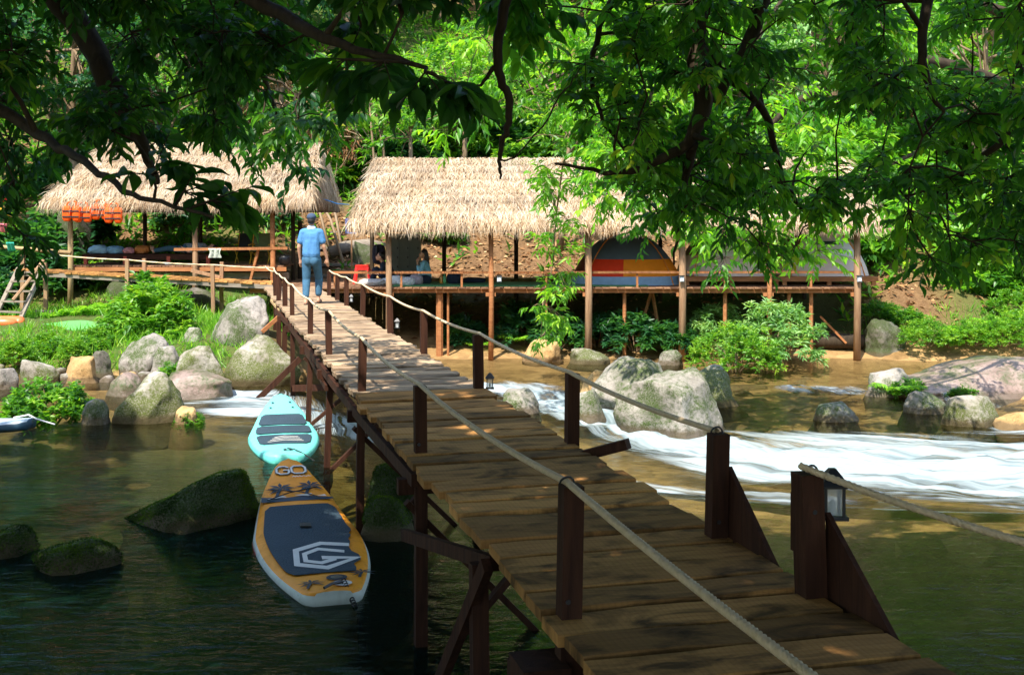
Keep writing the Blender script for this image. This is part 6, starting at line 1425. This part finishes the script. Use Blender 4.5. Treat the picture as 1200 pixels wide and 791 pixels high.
for i in range(46):
    x = rv.uniform(-17, 18); y = rv.uniform(38.0, 43)
    if -8 < x < 9 and y < 39.5: y += 2
    k = ('broad', 'dark', 'mixed')[i % 3] if x > -4 else ('dark', 'dark', 'broad')[i % 3]
    plant(k, 0, 0, 0, rv.uniform(.9, 1.6), {'broad': 'broad-leaved shrub', 'dark': 'dark green shrub', 'mixed': 'light green shrub'}[k] + ' in the undergrowth of the hillside behind the huts', {'broad': 'broad-leaved', 'dark': 'dark green', 'mixed': 'light green'}[k] + ' hillside shrubs', (x, y))
for x, y, k, s in ((12.6, 32.2, 'broad', 1.1), (9.6, 33.2, 'broad', 1.3), (10.6, 34.6, 'broad', 1.5), (9.2, 35, 'dark', 1.5), (11.6, 35.6, 'broad', 1.5), (12.8, 33.8, 'broad', 1.4), (10.0, 36.8, 'mixed', 1.5), (14.2, 32.4, 'broad', 1.3), (-12.6, 31.5, 'dark', 1.4), (-13.6, 29.6, 'dark', 1.3), (-12.8, 34, 'dark', 1.6), (-9.8, 36, 'dark', 1.2), (-7.2, 36.6, 'dark', .8), (-4.2, 37.2, 'broad', .8), (-2.2, 36.6, 'broad', .8)):
    plant(k, 0, 0, 0, s, {'broad': 'broad-leaved shrub', 'dark': 'dark green shrub', 'mixed': 'light green shrub'}[k] + ' in the undergrowth of the hillside behind the huts', {'broad': 'broad-leaved', 'dark': 'dark green', 'mixed': 'light green'}[k] + ' hillside shrubs', (x, y))

# hanging sprig in front of the long roof
hs = thing('hanging_vine', 'light green leafy vine hanging in front of the thatched roof down to the water', 'vine', P(640, 395, 22.5))
vp = [P(742, 120, 20), P(690, 150, 21.2), P(660, 190, 22), P(652, 250, 22.5), P(648, 310, 22.5), P(636, 360, 22.5), P(634, 395, 22.5)]
MB().tube(vp, [.03, .028, .022, .015, .012, .009, .005], 5).build('stem', M['barkpale'], hs, True)
C = []
for (x0, x1, y0, y1, n) in ((632, 700, 192, 240, 13), (630, 672, 240, 300, 8), (622, 672, 310, 345, 7), (622, 662, 350, 378, 6), (618, 660, 378, 398, 3)):
    for _ in range(n): C.append(P(rv.uniform(x0, x1), rv.uniform(y0, y1), rv.uniform(22.1, 22.9)))
C = np.array(C); vs = np.array(vp); sm = MB()
for c in C:
    j = np.argmin(np.sum((vs[2:] - c) ** 2, 1)) + 2; sm.tube([vs[j], (vs[j] + c) / 2 + (0, 0, .06), c], [.01, .007, .004], 4, cap=False)
sm.build('twigs', M['barkpale'], hs)['kind'] = 'stuff'
leaf_object('leaves', [twig_leaves(C, .34, 4, 8, .19, .055, 'mid', rv, .45)], M['fern'], hs)['kind'] = 'stuff'

# dry tangle of dead vines above the gap between the huts, saplings and bare stems
tg = thing('dry_vine_tangle', 'tangle of dry brown vines hanging on the slope between the two roofs', 'vines', (-6.6, 38.2, gz(-6.6, 38.2)))
mb = MB()
for i in range(170):
    a = P(rv.uniform(285, 425), rv.uniform(70, 190), rv.uniform(38.2, 40.5)); L = rv.uniform(.8, 2.4); q = [a]
    dr = unit(np.array([rv.normal() * .7, rv.normal() * .25, -1.0]))
    for k in range(5): dr = unit(dr + rv.normal(size=3) * .38); q.append(q[-1] + dr * L / 5)
    mb.tube(q, np.linspace(.016, .006, 6) * rv.uniform(.6, 1.6), 3, cap=False)
mb.build('dry_stems', M['twig'], tg)['kind'] = 'stuff'
C = np.array([P(rv.uniform(285, 420), rv.uniform(70, 190), rv.uniform(38.4, 40.4)) for _ in range(90)])
leaf_object('dead_leaves', [twig_leaves(C, .45, 5, 7, .24, .05, 'mid', rv, .9)], M['litter'], tg)['kind'] = 'stuff'
for k, (x0, y0, x1, y1, d) in enumerate(((362, 210, 405, 318, 35), (352, 205, 388, 300, 35.4), (376, 215, 402, 300, 36))):
    o = MB().tube([P(x0, y0, d + .6), P((x0 + x1) / 2 + 4, (y0 + y1) / 2 - 6, d + .3), P(x1, y1, d)], [.03, .04, .045], 6).build('leaning_pole', M['twig'], None, True); tag(o, 'thin bare pole leaning on the slope between the roofs', 'pole', 'bare poles between the roofs')
for k, (x0, y0, x1, y1, d, r_) in enumerate(((440, 270, 432, 110, 38, .05), (450, 270, 446, 120, 38.5, .06), (458, 265, 441, 130, 38.2, .05), (541, 270, 545, 120, 39, .11), (479, 300, 481, 150, 36.5, .10), (655, 300, 668, 150, 36, .11), (512, 300, 508, 140, 40, .07))):
    t_ = thing('sapling', 'slender bare-stemmed sapling on the slope behind the long roof', 'tree', P(x0, y0, d), 'saplings behind the long roof')
    a, b = P(x0, y0, d), P(x1, y1, d); a[2] = gz(a[0], a[1]) - .2
    MB().tube([a, (a + b) / 2 + (.05, 0, 0), b], [r_, r_ * .8, r_ * .5], 7).build('trunk', M['barkpale'], t_, True)
    C = b + rv.normal(size=(14, 3)) * (.8, .7, .5); sm = MB()
    for c in C: sm.tube([b - (0, 0, .3), (b + c) / 2, c], [.02, .012, .006], 4, cap=False)
    sm.build('limbs', M['barkpale'], t_)['kind'] = 'stuff'; leaf_object('crown', [twig_leaves(C, .5, 5, 8, .24, .09, 'mid', rv, .3)], M['leaf_hill'], t_)['kind'] = 'stuff'

# undergrowth and litter that nobody could count
def scatter(n, xr, yr, ok):
    x, y = rv.uniform(*xr, n), rv.uniform(*yr, n); m = ok(x, y) > rv.random(n); return x[m], y[m]
def litmask(x, y): return sst((x + 8) / 1.5) * sst((8.2 - x) / 1.5) * sst((y - 32) / 1) * sst((39 - y) / 1.5)
def soilmask(x, y): return sst((x - 8.8) / 1.2) * sst((12 - x) / 1.5) * sst((y - 29.5) / 1) * sst((32.6 - y) / 1.5)
x, y = scatter(9000, (-24, 24), (31, 52), lambda a, b: np.clip(1 - litmask(a, b) * .88 - soilmask(a, b) * .95, 0, 1) * ((b > 34) | (np.abs(a) > 8.6)))
C = np.stack([x, y, terrain(x, y) + .02], -1); n = len(C); k = 7
O = np.repeat(C, k, 0); D = rv.normal(size=(n * k, 3)); D[:, 2] = np.abs(D[:, 2]) * .8 + .35; D = unit(D)
O = O + D * rv.uniform(0, .35, (n * k, 1))
rn = np.clip(np.repeat(rv.random(n), k) * .6 + rv.random(n * k) * .4, 0, 1)
o = leaf_object('undergrowth', [leaf_arrays(O, unit(D + rv.normal(size=D.shape) * .5), np.tile((0, 0, 1.0), (n * k, 1)), rv.uniform(.18, .45, n * k), .11, 'mid', rn)], M['leaf_hill']); tag(o, 'leafy undergrowth covering the hillside', 'undergrowth', kind='stuff')
x, y = scatter(9000, (-13, 13), (22.4, 30.5), lambda a, b: (terrain(a, b) > .02).astype(float) * np.where(a < -5.3, .9, np.where(a > 8.6, 1 - soilmask(a, b), 0)) * ~((a > -13.9) & (a < -8.1) & (b > 25.15) & (b < 27.95)))
C = np.stack([x, y, terrain(x, y)], -1); n = len(C); k = 6
O = np.repeat(C, k, 0) + rv.normal(size=(n * k, 3)) * (.07, .07, .0); D = unit(rv.normal(size=(n * k, 3)) * (.6, .6, .3) + (0, 0, 1.0))
o = leaf_object('bank_grass', [leaf_arrays(O, D, rv.normal(size=(n * k, 3)), rv.uniform(.1, .34, n * k), .035, 'blade', np.clip(np.repeat(rv.random(n), k) * .6 + rv.random(n * k) * .4, 0, 1))], M['fern']); tag(o, 'grass and weeds covering the river banks', 'grass', kind='stuff')
x, y = scatter(26000, (-20, 20), (30, 44), lambda a, b: np.clip(litmask(a, b) + soilmask(a, b) * .8 + .12, 0, 1))
C = np.stack([x, y, terrain(x, y) + .02], -1); n = len(C); D = unit(rv.normal(size=(n, 3)) * (1, 1, .35))
o = leaf_object('leaf_litter', [leaf_arrays(C, D, unit(np.array([0, -.3, 1.0]) + rv.normal(size=(n, 3)) * .5), rv.uniform(.1, .24, n), .09, 'mid')], M['litter']); tag(o, 'fallen brown leaves covering the slope behind the huts', 'leaf litter', kind='stuff')
